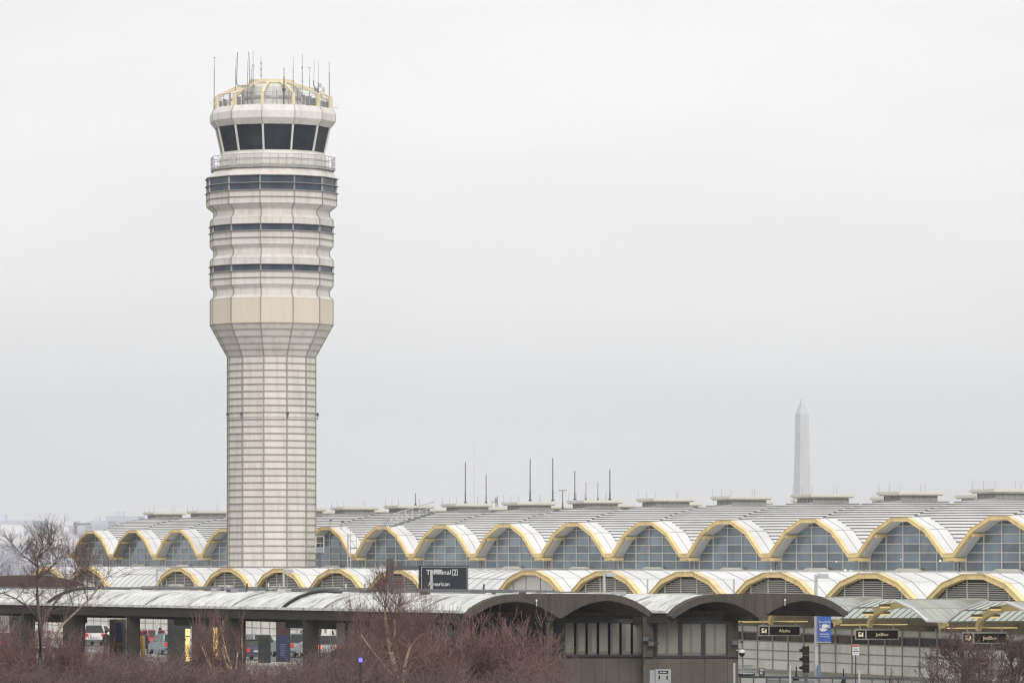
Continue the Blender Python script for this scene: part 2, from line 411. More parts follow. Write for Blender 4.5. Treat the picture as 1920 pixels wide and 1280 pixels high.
# deck equipment boxes, cameras and dishes
for px, w, h, dy in ((449, .55, .65, -3.0), (414, .35, .45, -1), (424, .3, .55, -2), (581, .5, .75, -2.6), (573, .16, .8, -3.2), (590, .3, .6, -2.2), (606, .4, .45, -1.2), (612, .3, .5, 0.3), (433, .12, 1.1, -1.5)):
    z0 = tz(206); x = (px - HX) * TY / F
    eq = MB(); eq.box((x - w / 2, TY + dy - .25, z0 + .15), (x + w / 2, TY + dy + .25, z0 + .15 + h)); tb(eq, 'deck_equipment', M['ant'])
for px, py, r, dy in ((600.5, 160, .21, -.6), (607, 168.5, .24, -.4)):
    d = MB(); c = at(px, py, TY + dy)
    d.lathe([(.03, -.1), (r, -.05), (r, .05), (.05, .02)], 12)
    dd = MB(); dd.add(d, Matrix.Translation(c) @ Matrix.Rotation(math.radians(75), 4, 'Y') @ Matrix.Rotation(0.4, 4, 'X'))
    dd.bar(c, c + V((-.25, 0, -.15)), .05); dd.bar(c + V((-.25, 0, -.15)), (c.x - .25, c.y, tz(186)), .05)
    tb(dd, 'dish_antenna', M['drum'])
for px, dy, sgn in ((464, -3.3, 1), (470, -3.3, 1)):
    cc = MB(); c = at(px, 174, TY + dy); cc.cbox(c, (.14, .3, .14)); cc.bar(c, (c.x, c.y, tz(200)), .05)
    tb(cc, 'camera', M['antd'])
ants = [  # x top, y top, x base, y base, radius, depth offset
    (402, 108, 401.5, 206, .035, -.3), (442.5, 108, 440.5, 205, .028, -2.4), (464.5, 114, 463.5, 206, .028, -1.5),
    (471.5, 129, 471.2, 206, .03, -1.8), (474.6, 96, 474.4, 206, .033, -2.6), (489.4, 107, 489.6, 153, .033, -.8), (532.6, 127, 532.3, 203, .05, -4.8),
    (549.7, 107, 549.8, 203, .032, -4.6), (566.7, 101, 566.8, 205, .033, -2.9), (580.6, 127, 580, 206, .028, -1.0), (617, 116, 618, 203, .04, -.2), (590, 110, 588.3, 152, .014, -1.3), (597.5, 112, 597, 156, .014, -1.0)]
for i, (x0, y0, x1, y1, r, dy) in enumerate(ants):
    a = MB(); p, q = at(x1, y1, TY + dy), at(x0, y0, TY + dy)
    m = p.lerp(q, .78)
    a.tube([p, m], r, 5); a.tube([m, q], r * .6, 5)
    if i in (4, 5, 8):
        for f in (.25, .5, .75): c = p.lerp(q, f); a.cbox(c, (.12, .12, .1))
    if i in (0, 9): c = q; a.bar(c - V((.12, 0, 0)), c + V((.12, 0, 0)), .04)
    if i == 6: a.lathe([(.05, -.2), (.16, -.02), (.14, .1), (.04, .14)], 8, at(532.4, 168, TY + dy))
    tb(a, 'antenna', M['antd'] if i == 6 else M['ant'])
u = MB(); D = TY - 3.2
u.tube([at(445.6, 98, D), at(443.5, 150, D)], .035, 5); u.tube([at(466.4, 97, D), at(468.6, 150, D)], .035, 5)
u.tube([at(443.5, 148, D), at(443.7, 157, D), at(445.5, 160.5, D), at(449, 161.5, D), at(463, 161.5, D), at(466.5, 160, D), at(468.4, 157, D), at(468.6, 148, D)], .055, 6)
u.tube([at(455.5, 161, D), at(455.5, 205, D)], .06, 6)
tb(u, 'twin_antenna', M['ant'])
u = MB(); D = TY - 1.3
u.tube([at(588.2, 151, D), at(588.3, 160, D), at(590, 164, D), at(593, 167, D), at(593, 203, D)], .06, 6)
u.tube([at(597, 155, D), at(596.8, 203, D)], .05, 6); u.cbox(at(592.5, 171, D), (.3, .3, .5))
tb(u, 'antenna_mount', M['ant'])
arm = MB(); arm.bar(ring(112, 203, 2), ring(124, 203.5, 2), .05, .14); p = ring(124, 203, 2); arm.bar(p - ZUP * .1, p + ZUP * .3, .05)
p = ring(113, 199, 9); q = ring(125, 199, 9); arm.bar(p, q, .05, .05); arm.bar(q - ZUP * .05, q + ZUP * .25, .05)
tb(arm, 'side_arm', M['mull'])
# warning lamps half way up the shaft
for k in (9, 10, 0, 2):
    lb = MB(); p = ring(83.2, 786, k, .2); q = ring(83.2, 786, k)
    lb.bar(q, p, .05); lb.bar(p, p + ZUP * .3, .06); lb.lathe([(.08, .28), (.11, .34), (.11, .48), (.05, .55)], 8, p)
    tb(lb, 'warning_lamp', M['antd'])
hr = MB()
for k in range(12): hr.bar(ring(83.2, 782.5, k, .05), ring(83.2, 782.5, k + 1, .05), .05, .05)
tb(hr, 'shaft_rail', M['mull'])
# ================================================================== terminal building
BU, BL = 13.72, 13.67
uU = V((-.3765, .9264, 0)); nU = V((.9264, .3765, 0)); OU = V((27.8, 306.0, 0))
uL = V((-.3657, .9307, 0)); nL = V((.9307, .3657, 0)); OL = V((26.2, 272.5, 0))
rzU = math.atan2(-uU.y, -uU.x); rzL = math.atan2(-uL.y, -uL.x)
def PL(k, t, z): p = OL + uL * (BL * k) + nL * t; return V((p.x, p.y, z))
def PU(k, t, z): p = OU + uU * (BU * k) + nU * t; return V((p.x, p.y, z))
term = thing('terminal_building', 'long airport terminal with wavy white roofs, yellow arch beams and blue glass walls', 'terminal', (OU.x, OU.y, 0))
def tpart(name, me, base, rz, parent=None):
    if parent is None: return link(name, me, term, base - term.location, rz)
    return link(name, me, parent)
AU = [(-.5, 0), (-.452, 0), (-.275, 1.545), (-.09, 2.33), (.09, 2.33), (.275, 1.545), (.452, 0), (.5, 0)]
AL = [(-.5, -1.62), (-.466, -1.62), (-.29, -.52), (-.0986, 0), (.0986, 0), (.29, -.52), (.466, -1.62), (.5, -1.62)]
def interp(tab, x):
    for (x0, y0), (x1, y1) in zip(tab, tab[1:]):
        if x <= x1: return y0 + (y1 - y0) * (x - x0) / (x1 - x0)
    return tab[-1][1]
def offs(tab, B, d):
    """profile moved inwards by d along its normals (metres)"""
    pts = [V((f * B, z)) for f, z in tab]; out = []
    for i, p in enumerate(pts):
        a = pts[max(i - 1, 0)]; b = pts[min(i + 1, len(pts) - 1)]
        d0 = (p - a).normalized() if i else (b - p).normalized(); d1 = (b - p).normalized() if i < len(pts) - 1 else d0
        n0, n1 = V((-d0.y, d0.x)), V((-d1.y, d1.x)); n = (n0 + n1).normalized(); c = max(n.dot(n0), .5)
        q = p - n * (d / c)
        if i in (0, len(pts) - 1): q.x = p.x
        out.append(q)
    return out
def sweep(mb, top, bot, z0, t0, t1):
    """solid between two profiles (x, z lists), from depth t0 to t1"""
    for (a, b, c, d) in zip(top, top[1:], bot[1:], bot):
        mb.prism([(p[0], t0, p[1] + z0) for p in (a, b, c, d)], [(p[0], t1, p[1] + z0) for p in (a, b, c, d)])
def strip(mb, prof, z0, t0, t1):
    for a, b in zip(prof, prof[1:]):
        mb.poly([(a[0], t0, a[1] + z0), (b[0], t0, b[1] + z0), (b[0], t1, b[1] + z0), (a[0], t1, a[1] + z0)])
ZU = 8.18
# --- upper arch beam (local x to the right/near, y into the building)
o0, o1, o2, o3 = offs(AU, BU, 0), offs(AU, BU, .03), offs(AU, BU, .235), offs(AU, BU, .26)
beam = MB(); sweep(beam, o1, o2, ZU, 0, .05)
sweep(beam, o0, o1, ZU, -.05, .22); sweep(beam, o2, o3, ZU, -.05, .16)
for x in (-.48, .48, -.275, .275, -.09, .09):
    z = interp(AU, x) + ZU; beam.cbox((x * BU, -.012, z - .16), (.05, .02, .22))
me_beam = beam.mesh('arch_beam', M['yellow'])
purs = []
for i, fr in ((2, .275), (5, -.275), (1, .452), (6, -.452)):
    q = offs(AU, BU, .30)[i]; pur = MB(); purs.append(pur); pur.box((q.x - .07, .06, q.y + ZU - .22), (q.x + .07, .9, q.y + ZU - .02))
pur = MB(); purs.append(pur); pur.box((-.5 * BU, .1, ZU - .46), (-.45 * BU, .92, ZU - .28)); pur = MB(); purs.append(pur); pur.box((.45 * BU, .1, ZU - .5), (.5 * BU, .92, ZU - .28))
purs = [p_.mesh('purlin', M['yellow']) for p_ in purs]
sof = MB(); sweep(sof, offs(AU, BU, .04), offs(AU, BU, .25), ZU, .23, .95)
me_sof = sof.mesh('soffit', M['soffit'])
srb = MB(); pi = offs(AU, BU, .26)
for t in (.32, .42, .52, .62, .72, .82):
    for a, b in zip(pi, pi[1:]): srb.bar((a.x, t, a.y + ZU), (b.x, t, b.y + ZU), .03, .035)
me_srb = srb.mesh('soffit_rib', M['soffrib'])
# --- upper roof: front strip and stepped shell, two rows of domes
st_ = MB(); strip(st_, o0, ZU + .012, .20, 1.6)
for t in (.75, 1.6):
    for a, b in zip(o0, o0[1:]): pass
me_strip = st_.mesh('roof_strip', M['roofw'])
ss = MB()
for t, w in ((.8, .025), (1.58, .05)):
    for a, b in zip(o0, o0[1:]): ss.bar((a.x, t, a.y + ZU + .015), (b.x, t, b.y + ZU + .015), w, .03)
for fr in (.275, -.275): ss.bar((fr * BU, .26, 1.56 + ZU), (fr * BU, 1.58, 1.56 + ZU), .025, .03)
me_ss = ss.mesh('strip_seam', M['seam'])
RISE = [(1.5, 0), (3.0, .62), (4.8, 1.04), (6.3, 1.27), (9.2, 1.27), (10.7, 1.04), (12.5, .62), (14.0, 0)]
def shell(t_off):
    xs = [f * BU for f, _ in AU]; ts = [t for t, _ in RISE]
    bm = bmesh.new(); gv = []
    for t, r in RISE: gv.append([bm.verts.new((x, t + t_off, ZU + z + r)) for x, (_, z) in zip(xs, AU)])
    for j in range(len(ts) - 1):
        for i in range(len(xs) - 1):
            a, b, c, d = gv[j][i], gv[j][i + 1], gv[j + 1][i + 1], gv[j + 1][i]
            try: bm.faces.new((a, b, c)); bm.faces.new((a, c, d))
            except ValueError: pass
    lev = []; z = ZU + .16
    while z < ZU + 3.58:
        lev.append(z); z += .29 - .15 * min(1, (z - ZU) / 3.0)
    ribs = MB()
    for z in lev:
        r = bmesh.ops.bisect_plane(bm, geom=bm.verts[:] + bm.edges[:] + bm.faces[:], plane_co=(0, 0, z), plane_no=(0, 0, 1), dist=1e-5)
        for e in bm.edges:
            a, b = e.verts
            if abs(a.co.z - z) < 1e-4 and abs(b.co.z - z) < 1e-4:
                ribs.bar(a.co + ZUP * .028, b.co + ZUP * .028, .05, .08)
    me = bpy.data.meshes.new('roof_dome'); bmesh.ops.recalc_face_normals(bm, faces=bm.faces)
    bm.to_mesh(me); bm.free(); me.materials.append(M['roofw'])
    if me.polygons[0].normal.z < 0: me.flip_normals()
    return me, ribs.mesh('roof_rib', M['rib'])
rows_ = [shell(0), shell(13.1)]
# --- lantern
lb = MB(); lb.box((-1.35, -1.35, 0), (1.35, 1.35, .33))
for i in range(7):
    for sx in (-1.36, 1.36): lb.box((sx - .03, -1.3 + i * .43, .02), (sx + .03, -1.24 + i * .43, .31)); lb.box((-1.3 + i * .43, sx - .03, .02), (-1.24 + i * .43, sx + .03, .31))
me_lant = lb.mesh('lantern', M['lant'])
lc = MB(); lc.box((-1.62, -1.62, .335), (1.62, 1.62, .42)); lc.box((-1.75, -1.75, .422), (1.75, 1.75, .56)); lc.box((-1.70, -1.70, .562), (1.70, 1.70, .62))
me_cap = lc.mesh('lantern_cap', M['cap'])
rods = []
for sx, sy in ((-1.6, -1.6), (1.6, -1.6), (0, -1.6), (1.6, .3), (-1.6, 1.6)): rod = MB(); rods.append(rod); rod.tube([(sx, sy, .62), (sx, sy, 1.22)], [.014, .009], 4)
rods = [r_.mesh('lightning_rod', M['ant']) for r_ in rods]
# --- facade glass with its grid
VF = [-.44, -.265, -.088, .088, .265, .44]; HZ = [7.04, 7.64, 8.22, 8.80, 9.39, 9.97]
gi = offs(AU, BU, .25); GZ = 6.86
def facade_glass():
    bm = bmesh.new()
    pts = [(-.5 * BU, GZ)] + [(.5 * BU, GZ)] + [(p.x, p.y + ZU) for p in reversed(gi)]
    bm.faces.new([bm.verts.new((x, .9, z)) for x, z in pts])
    cut = []
    for co, no in [((f * BU, 0, 0), (1, 0, 0)) for f in VF] + [((0, 0, z), (0, 0, 1)) for z in HZ]:
        bmesh.ops.bisect_plane(bm, geom=bm.verts[:] + bm.edges[:] + bm.faces[:], plane_co=co, plane_no=no, dist=1e-5)
    bmesh.ops.split_edges(bm, edges=bm.edges[:])
    me = bpy.data.meshes.new('window'); bm.to_mesh(me); bm.free(); me.materials.append(M['fglass'])
    return me
me_win = facade_glass()
prof_i = [(p.x / BU, p.y + ZU) for p in gi]
gm = MB()
for f in VF: gm.box((f * BU - .05, .84, GZ), (f * BU + .05, .93, interp(prof_i, f) + .02))
xs_ = [i * .002 - .5 for i in range(501)]
for z in HZ:
    on = None
    for f in xs_ + [9]:
        inside = f < 1 and interp(prof_i, f) > z
        if inside and on is None: on = f
        if not inside and on is not None:
            e = min(f, .5); gm.box((on * BU, .83, z - .028), (e * BU, .92, z + .028)); on = None
for sx in (-.5, .5): gm.box((sx * BU - .05, .82, GZ), (sx * BU + .05, .95, ZU - .4))
me_grid = gm.mesh('mullion', M['fmull'])
sb = MB(); sb.prism([(-1.2, .6, 6.9), (1.2, .6, 6.9), (1.2, .6, 7.2), (-1.2, .6, 7.2)], [(-1.2, .775, 6.9), (1.2, .775, 6.9), (1.2, .775, 7.2), (-1.2, .775, 7.2)])
for s in (-1, 1): sb.prism([(s * 1.25, .55, 6.9), (s * 2.6, .55, 6.9), (s * 1.25, .55, 7.22)], [(s * 1.25, .77, 6.9), (s * 2.6, .77, 6.9), (s * 1.25, .77, 7.22)])
me_sill = sb.mesh('sill', M['cap'])
for k in range(-2, 14):
    base = PU(k + .5, 0, 0)
    b = tpart('arch_beam', me_beam, base, rzU); [link('purlin', p_, b) for p_ in purs]
    s = tpart('roof_strip', me_strip, base, rzU); link('strip_seam', me_ss, s)
    s = tpart('soffit', me_sof, base, rzU); link('soffit_rib', me_srb, s)
    w = tpart('window', me_win, base, rzU); link('mullion', me_grid, w); link('sill', me_sill, w)
    for r_, (mr, mrib) in enumerate(rows_):
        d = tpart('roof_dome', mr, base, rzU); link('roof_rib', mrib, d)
        l = tpart('lantern', me_lant, PU(k + .5, 7.75 + 13.1 * r_, ZU + 2.33 + 1.26), rzU)
        link('lantern_cap', me_cap, l)
        for m_ in (rods if r_ == 0 else []): link('lightning_rod', m_, l)
# end wall and back wall, so that the hall is closed
ew = MB()
ew.box((-14 * BU + .05, .97, 0), (-14 * BU + .35, 27.5, ZU - .05)); ew.box((-14 * BU, 27.2, 0), (2 * BU, 27.5, ZU + .02))
ew.box((2 * BU - .3, .97, 0), (2 * BU, 27.5, ZU - .05))
tpart('end_wall', ew.mesh('end_wall', M['wallp']), OU.copy(), rzU)
tip = MB(); tip.bar((-14 * BU - 1.0, .05, ZU - .2), (-14 * BU + .1, .05, ZU - .2), .3, .3); tip.bar((-14 * BU - .3, .1, ZU - .22), (-14 * BU - .3, 27, ZU - .22), .25, .28)
tpart('end_beam', tip.mesh('end_beam', M['yellow']), OU.copy(), rzU)
# --- lower row
ZL = 7.0
l0, l1, l2, l3 = offs(AL, BL, 0), offs(AL, BL, .03), offs(AL, BL, .30), offs(AL, BL, .33)
lbm = MB(); sweep(lbm, l1, l2, ZL, 0, .06); sweep(lbm, l0, l1, ZL, -.06, .30); sweep(lbm, l2, l3, ZL, -.06, .30)
for x in (-.29, .29, -.0986, .0986):
    lbm.cbox((x * BL, -.012, interp(AL, x) + ZL - .19), (.05, .02, .26))
me_lbeam = lbm.mesh('lower_arch_beam', M['yellow'])
lr = MB(); strip(lr, l0, ZL + .012, .28, 16.0); me_lroof = lr.mesh('lower_roof', M['roofw'])
ls = MB()
for i in range(11):
    t = .9 + i * 1.42
    for a, b in zip(l0, l0[1:]): ls.bar((a.x, t, a.y + ZL + .015), (b.x, t, b.y + ZL + .015), .03, .035)
for fr in (.29, -.29): ls.bar((fr * BL, .3, ZL - .51), (fr * BL, 15, ZL - .51), .02, .025)
me_lseam = ls.mesh('lower_roof_seam', M['seam'])
il = [(p.x / BL, p.y + ZL) for p in offs(AL, BL, .32)]
LZ0 = 4.95
lback = [(-.46 * BL, .42, LZ0), (.46 * BL, .42, LZ0)] + [(x * BL, .42, z) for x, z in reversed(il[1:-1])]
lv = MB()
z = LZ0 + .06
while z < ZL - .40:
    xr = max([f for f in xs_ if interp(il, f) > z + .03] or [0])
    if xr > .02: lv.prism([(-xr * BL, .30, z - .045), (xr * BL, .30, z - .045), (xr * BL, .36, z - .02), (-xr * BL, .36, z - .02)],
                          [(-xr * BL, .31, z - .075), (xr * BL, .31, z - .075), (xr * BL, .37, z - .037), (-xr * BL, .37, z - .037)])
    z += .125
for f in (-.38, -.285, -.096, .096, .285, .38): lv.box((f * BL - .03, .24, LZ0), (f * BL + .03, .30, interp(il, f)))
me_louv = lv.mesh('louvre', M['louv'])
lk = MB(); lk.poly(lback); me_lback = lk.mesh('louvre_back', M['dark'])
wp = MB()
for f0, f1 in ((-.44, -.28), (-.28, -.10), (-.10, .10), (.10, .28), (.28, .44)):
    f0 += .004; f1 -= .004
    pts = [(f0 * BL, .3, LZ0), (f1 * BL, .3, LZ0), (f1 * BL, .3, interp(il, f1))]
    for f, zz in reversed(il):
        if f0 < f < f1: pts.append((f * BL, .3, zz))
    pts.append((f0 * BL, .3, interp(il, f0))); wp.poly(pts)
me_wp = wp.mesh('infill_panel', M['white'])
hb = MB(); hb.box((-1.1, -.35, 5.2), (1.1, .2, 5.62))
for s in (-1, 1): hb.prism([(s * 1.12, -.3, 5.2), (s * 2.4, -.3, 5.2), (s * 1.12, -.3, 5.6)], [(s * 1.12, .2, 5.2), (s * 2.4, .2, 5.2), (s * 1.12, .2, 5.6)])
me_hb = hb.mesh('louvre_sill', M['cap'])
lkr = MB(); lp = [(0, 5.2), (.5, 5.75), (1.3, 6.35), (2.4, 6.78), (3.8, 6.98), (16, 7.01)]
for a, b in zip(lp, lp[1:]): lkr.poly([(-.5 * BL, a[0], a[1]), (.5 * BL, a[0], a[1]), (.5 * BL, b[0], b[1]), (-.5 * BL, b[0], b[1])])
me_link = lkr.mesh('link_roof', M['roofw'])
lks = MB()
for i in range(9):
    x = (-.5 + i / 8) * BL
    for a, b in zip(lp, lp[1:]): lks.bar((x, a[0], a[1] + .015), (x, b[0], b[1] + .015), .03, .03)
lks.bar((-.5 * BL, 1.3, 6.37), (.5 * BL, 1.3, 6.37), .025, .03)
me_links = lks.mesh('link_seam', M['seam'])
# --- wall below, per bay
wl = MB(); wf = MB(); wg = MB()
NP = 6; pw = BL / NP; zr = [.95, 1.58, 2.15, 2.72]
for i in range(NP):
    x0 = -.5 * BL + i * pw + .04; x1 = x0 + pw - .08
    for z0, z1 in zip(zr, zr[1:]): wl.poly([(x0, 0, z0 + .03), (x1, 0, z0 + .03), (x1, 0, z1 - .03), (x0, 0, z1 - .03)])
    wl.poly([(x0, 0, 3.29), (x1, 0, 3.29), (x1, 0, 3.80), (x0, 0, 3.80)])
    wg.poly([(x0, .03, 2.78), (x1, .03, 2.78), (x1, .03, 3.23), (x0, .03, 3.23)])
for i in range(NP):
    x = -.5 * BL + i * pw; wf.box((x - .06, -.05, .94), (x + .06, .1, 4.0))
for z in zr + [3.26, 3.84]: wf.box((-.5 * BL + .06, -.035, z - .035), (.5 * BL - .06, .08, z + .035))
me_wl = wl.mesh('wall', M['wallp']); me_wf = wf.mesh('wall_frame', M['wallf']); me_wg = wg.mesh('wall_window', M['wallg'])
bs = MB(); bs.box((-.5 * BL, -.15, G - .1), (.5 * BL, .4, .93)); me_bs = bs.mesh('wall_base', M['concr'])
tp = MB(); tp.box((-.5 * BL, -.3, 3.89), (.5 * BL, .35, 4.9)); tp.box((-.5 * BL, -.8, 4.0), (.5 * BL, -.32, 4.35)); me_tp = tp.mesh('wall_header', M['brown'])
bk = MB(); bk.box((-.5 * BL, .12, .9), (.5 * BL, .3, 3.9)); me_bk = bk.mesh('wall_back', M['wallf'])
# --- green glass canopy
AC = [(-.5, -1.14), (-.41, -1.14), (-.28, -.48), (-.097, 0), (.097, 0), (.28, -.48), (.41, -1.14), (.5, -1.14)]
ZC = 5.57; c0 = offs(AC, BL, 0)
cg = MB(); cr = MB(); NT = 13; dt = 5.6 / NT
for j in range(NT):
    t0 = -5.6 + j * dt + .02
    for a, b in zip(c0, c0[1:]):
        cg.poly([(a.x, t0, a.y + ZC), (b.x, t0, b.y + ZC), (b.x, t0 + dt - .04, b.y + ZC), (a.x, t0 + dt - .04, a.y + ZC)])
for j in range(NT + 1):
    t0 = -5.6 + j * dt
    for a, b in zip(c0, c0[1:]): cr.bar((a.x, t0, a.y + ZC - .02), (b.x, t0, b.y + ZC - .02), .025, .035)
for a in c0[1:-1]: cr.bar((a.x, -5.6, a.y + ZC - .03), (a.x, 0, a.y + ZC - .03), .06, .08)
me_cg = cg.mesh('canopy_glazing', M['green']); me_cr = cr.mesh('canopy_rib', M['grib'])
ed = MB(); c1 = offs(AC, BL, .07); sweep(ed, offs(AC, BL, -.03), c1, ZC, -5.75, -5.62); me_ed = ed.mesh('canopy_edge', M['white'])
ca = MB(); N_ = 14; arc = []
for i in range(N_ + 1):
    a = math.pi * i / N_; arc.append((-.34 * BL * math.cos(a), 3.95 + 1.32 * math.sin(a) ** .9))
for (x0, z0), (x1, z1) in zip(arc, arc[1:]): ca.bar((x0, -4.3, z0), (x1, -4.3, z1), .24, .36)
ca.bar((-.5 * BL, -5.5, ZC - 1.32), (-.5 * BL, -5.1, ZC - 1.32), .5, .22)
me_ca = ca.mesh('canopy_arm', M['yellow'])
cls = []
for f in (-.29, -.13, .24):
    cl = MB(); cl.box((f * BL - .05, -5.0, interp(AC, f) + ZC - .42), (f * BL + .05, -3.4, interp(AC, f) + ZC - .34)); cls.append(cl.mesh('canopy_lamp', M['tube']))
cl = MB()
for f in (-.47,): cl.box((f * BL - .05, -5.3, ZC - 1.55), (f * BL + .05, -1, ZC - 1.5))
cls.append(cl.mesh('canopy_lamp', M['tube']))
ch = MB(); chs = []
ch.bar((-.5 * BL, -5.05, ZC - 1.32), (-.5 * BL, 0, ZC - 1.32), .45, .2)
chb = []
for x in (-.34, .34): c_ = MB(); c_.bar((x * BL, -4.3, 3.93), (x * BL, -.2, 3.8), .3, .32); chb.append(c_.mesh('canopy_bracket', M['brown']))
me_ch = ch.mesh('canopy_beam', M['brown'])
for f in (-.29, -.13, .24): ch = MB(); chs.append(ch); ch.box((f * BL - .07, -5.05, interp(AC, f) + ZC - .335), (f * BL + .07, -3.35, interp(AC, f) + ZC - .2))
chs = [c_.mesh('lamp_housing', M['brown']) for c_ in chs]
for k in range(-3, 15):
    base = PL(k, 0, 0)
    if k in (6, 12):
        o = tpart('link_roof', me_link, base, rzL); link('link_seam', me_links, o)
    else:
        tpart('lower_arch_beam', me_lbeam, base, rzL)
        o = tpart('lower_roof', me_lroof, base, rzL); link('lower_roof_seam', me_lseam, o)
        if k == 5: tpart('infill_panel', me_wp, base, rzL)
        else:
            o = tpart('louvre', me_louv, base, rzL); link('louvre_back', me_lback, o); link('louvre_sill', me_hb, o)
    o = tpart('wall', me_wl, base, rzL); link('wall_frame', me_wf, o); link('wall_window', me_wg, o); link('wall_back', me_bk, o)
    link('wall_base', me_bs, o); link('wall_header', me_tp, o)
    if k < 5:
        o = tpart('canopy', me_cg, base, rzL); link('canopy_rib', me_cr, o); link('canopy_edge', me_ed, o)
        link('canopy_arm', me_ca, o); link('canopy_beam', me_ch, o)
        for m_ in chb: link('canopy_bracket', m_, o)
        for m_ in cls: link('canopy_lamp', m_, o)
        for m_ in chs: link('lamp_housing', m_, o)
# added glowing beads before the opaque glass, standing in for lamps inside the hall
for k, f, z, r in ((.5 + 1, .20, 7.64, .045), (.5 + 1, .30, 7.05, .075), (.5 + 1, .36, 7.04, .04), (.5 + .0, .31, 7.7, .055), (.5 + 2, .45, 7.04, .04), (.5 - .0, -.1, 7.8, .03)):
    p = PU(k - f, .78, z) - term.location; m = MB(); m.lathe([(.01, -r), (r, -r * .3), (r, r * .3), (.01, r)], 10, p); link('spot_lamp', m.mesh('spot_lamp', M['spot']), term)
# ================================================================== concrete vault pavilion
YP = 250.0; AX = V((-.545, .838, 0))
pav = thing('vaulted_pavilion', 'dark concrete pavilion with scalloped arch front and white vaulted roof', 'pavilion', (at(1050, 0, YP).x, YP, G))
def pb(mb, name, m, parent=None, **kw): return mb.build(name, m, parent or pav, world=True, **kw)
outer = [(877, 1154), (880, 1149), (887, 1141.5), (895, 1135), (915, 1124), (936, 1117), (954.5, 1113.8), (975, 1112.8), (1051, 1112.2), (1128, 1112.5), (1149, 1113.2), (1169.6, 1117.5), (1190, 1125.5), (1207.5, 1135.7), (1222.8, 1147.4)]
inner = [(1217, 1155.5), (1207.5, 1149.6), (1196, 1142.6), (1185.6, 1137), (1163.8, 1129.4), (1149, 1126.2), (1134.6, 1125.4), (1120, 1127.4), (1105, 1131), (1090, 1137), (1077, 1143.6), (1066, 1150), (1055.8, 1157), (1050, 1158.6), (1044.6, 1156), (1036, 1150), (1027.7, 1145), (1017, 1139), (1006.6, 1134.5), (996, 1131), (985.5, 1128.8), (964.4, 1127), (943.3, 1129.5), (932, 1132.5), (922, 1136), (911, 1141), (901, 1146.4), (890, 1153), (881, 1159)]
shellt = [(880, 1150), (887, 1144), (895, 1138), (915, 1127), (936, 1120), (952, 1117), (967, 1116), (982, 1117), (1000, 1120.5), (1018, 1127), (1036, 1137), (1050, 1146)]
shellt = shellt + [(2100 - x, y) for x, y in reversed(shellt[:-1])]
def pair(x0, sc, length, first):
    mp = lambda p: at(x0 + (p[0] - 880) * sc, p[1], YP)
    out = [mp(p) for p in outer]; inn = [mp(p) for p in inner]
    fm = MB(); d = AX * .5
    ro = inn[::-1]
    # fascia as matched strips between outline and arches
    n = 60
    import bisect
    def sample(pts, m):
        L = [0]
        for a, b in zip(pts, pts[1:]): L.append(L[-1] + (b - a).length)
        res = []
        for i in range(m):
            s = L[-1] * i / (m - 1); j = min(max(bisect.bisect_right(L, s) - 1, 0), len(pts) - 2)
            res.append(pts[j].lerp(pts[j + 1], (s - L[j]) / max(L[j + 1] - L[j], 1e-9)))
        return res
    xs = sorted(set([p.x for p in out] + [p.x for p in ro]))
    lo, hi = max(out[0].x, ro[0].x), min(out[-1].x, ro[-1].x)
    xs = [x for x in xs if lo <= x <= hi]
    def zat(pts, x):
        for a, b in zip(pts, pts[1:]):
            if a.x <= x <= b.x: return a.z + (b.z - a.z) * (x - a.x) / max(b.x - a.x, 1e-9)
        return pts[-1].z
    T = [V((x, YP, zat(out, x))) for x in xs]; B = [V((x, YP, min(zat(ro, x), zat(out, x) - .04))) for x in xs]
    T = [out[0]] + T + [out[-1]]; B = [ro[0]] + B + [ro[-1]]
    for a, b, c, e in zip(T, T[1:], B[1:], B): fm.prism([a, b, c, e], [a + d, b + d, c + d, e + d])
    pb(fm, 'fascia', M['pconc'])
    top = [mp(p) for p in shellt]
    rf = MB(); segs = max(2, int(length / 3.2)); e0 = AX * .5
    for i in range(segs):
        a_, b_ = e0 + AX * ((length - .5) * i / segs), e0 + AX * ((length - .5) * (i + 1) / segs)
        for p, q in zip(top, top[1:]): rf.poly([p + a_, q + a_, q + b_, p + b_])
    r = pb(rf, 'vault_roof', M['proof'], smooth=False)
    s = 5.0; i = 0
    while s < length:
        w = .22 if i % 2 else .4; jb = MB()
        for p, q in zip(top[:12], top[1:12]): jb.bar(p + AX * s + ZUP * .03, q + AX * s + ZUP * .03, w, .07, up=ZUP)
        s += 5.1; i += 1; pb(jb, 'roof_joint', M['proof'], r)
    un = MB()
    for p, q in zip(ro, ro[1:]): un.poly([p + d, q + d, q + AX * length, p + AX * length])
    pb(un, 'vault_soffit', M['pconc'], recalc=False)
    ends = MB(); zt = top[0].z
    ev = MB(); p = top[0] + AX * .5; q = top[0] + AX * length
    ev.prism([p + V((-.04, 0, .02)), p + V((.5, 0, .02)), p + V((.5, 0, -.5)), p + V((-.04, 0, -.5))], [q + V((-.04, 0, .02)), q + V((.5, 0, .02)), q + V((.5, 0, -.5)), q + V((-.04, 0, -.5))])
    lip = MB(); lip.bar(p + V((-.08, 0, .1)), q + V((-.08, 0, .1)), .16, .14)
    pb(ev, 'eave_beam', M['dbeam']); pb(lip, 'eave_lip', M['proof'])
    mid = mp((1050, 1158)); bmv = MB(); bmv.bar(mid + AX * .5, mid + AX * length, .6, .3); pb(bmv, 'valley_beam', M['dbeam'])
    return top
PAVL = 66.0
pair(880, 1.0, PAVL, True); pair(1262, .957, 40.0, False)
eave0 = at(880, 1150, YP)
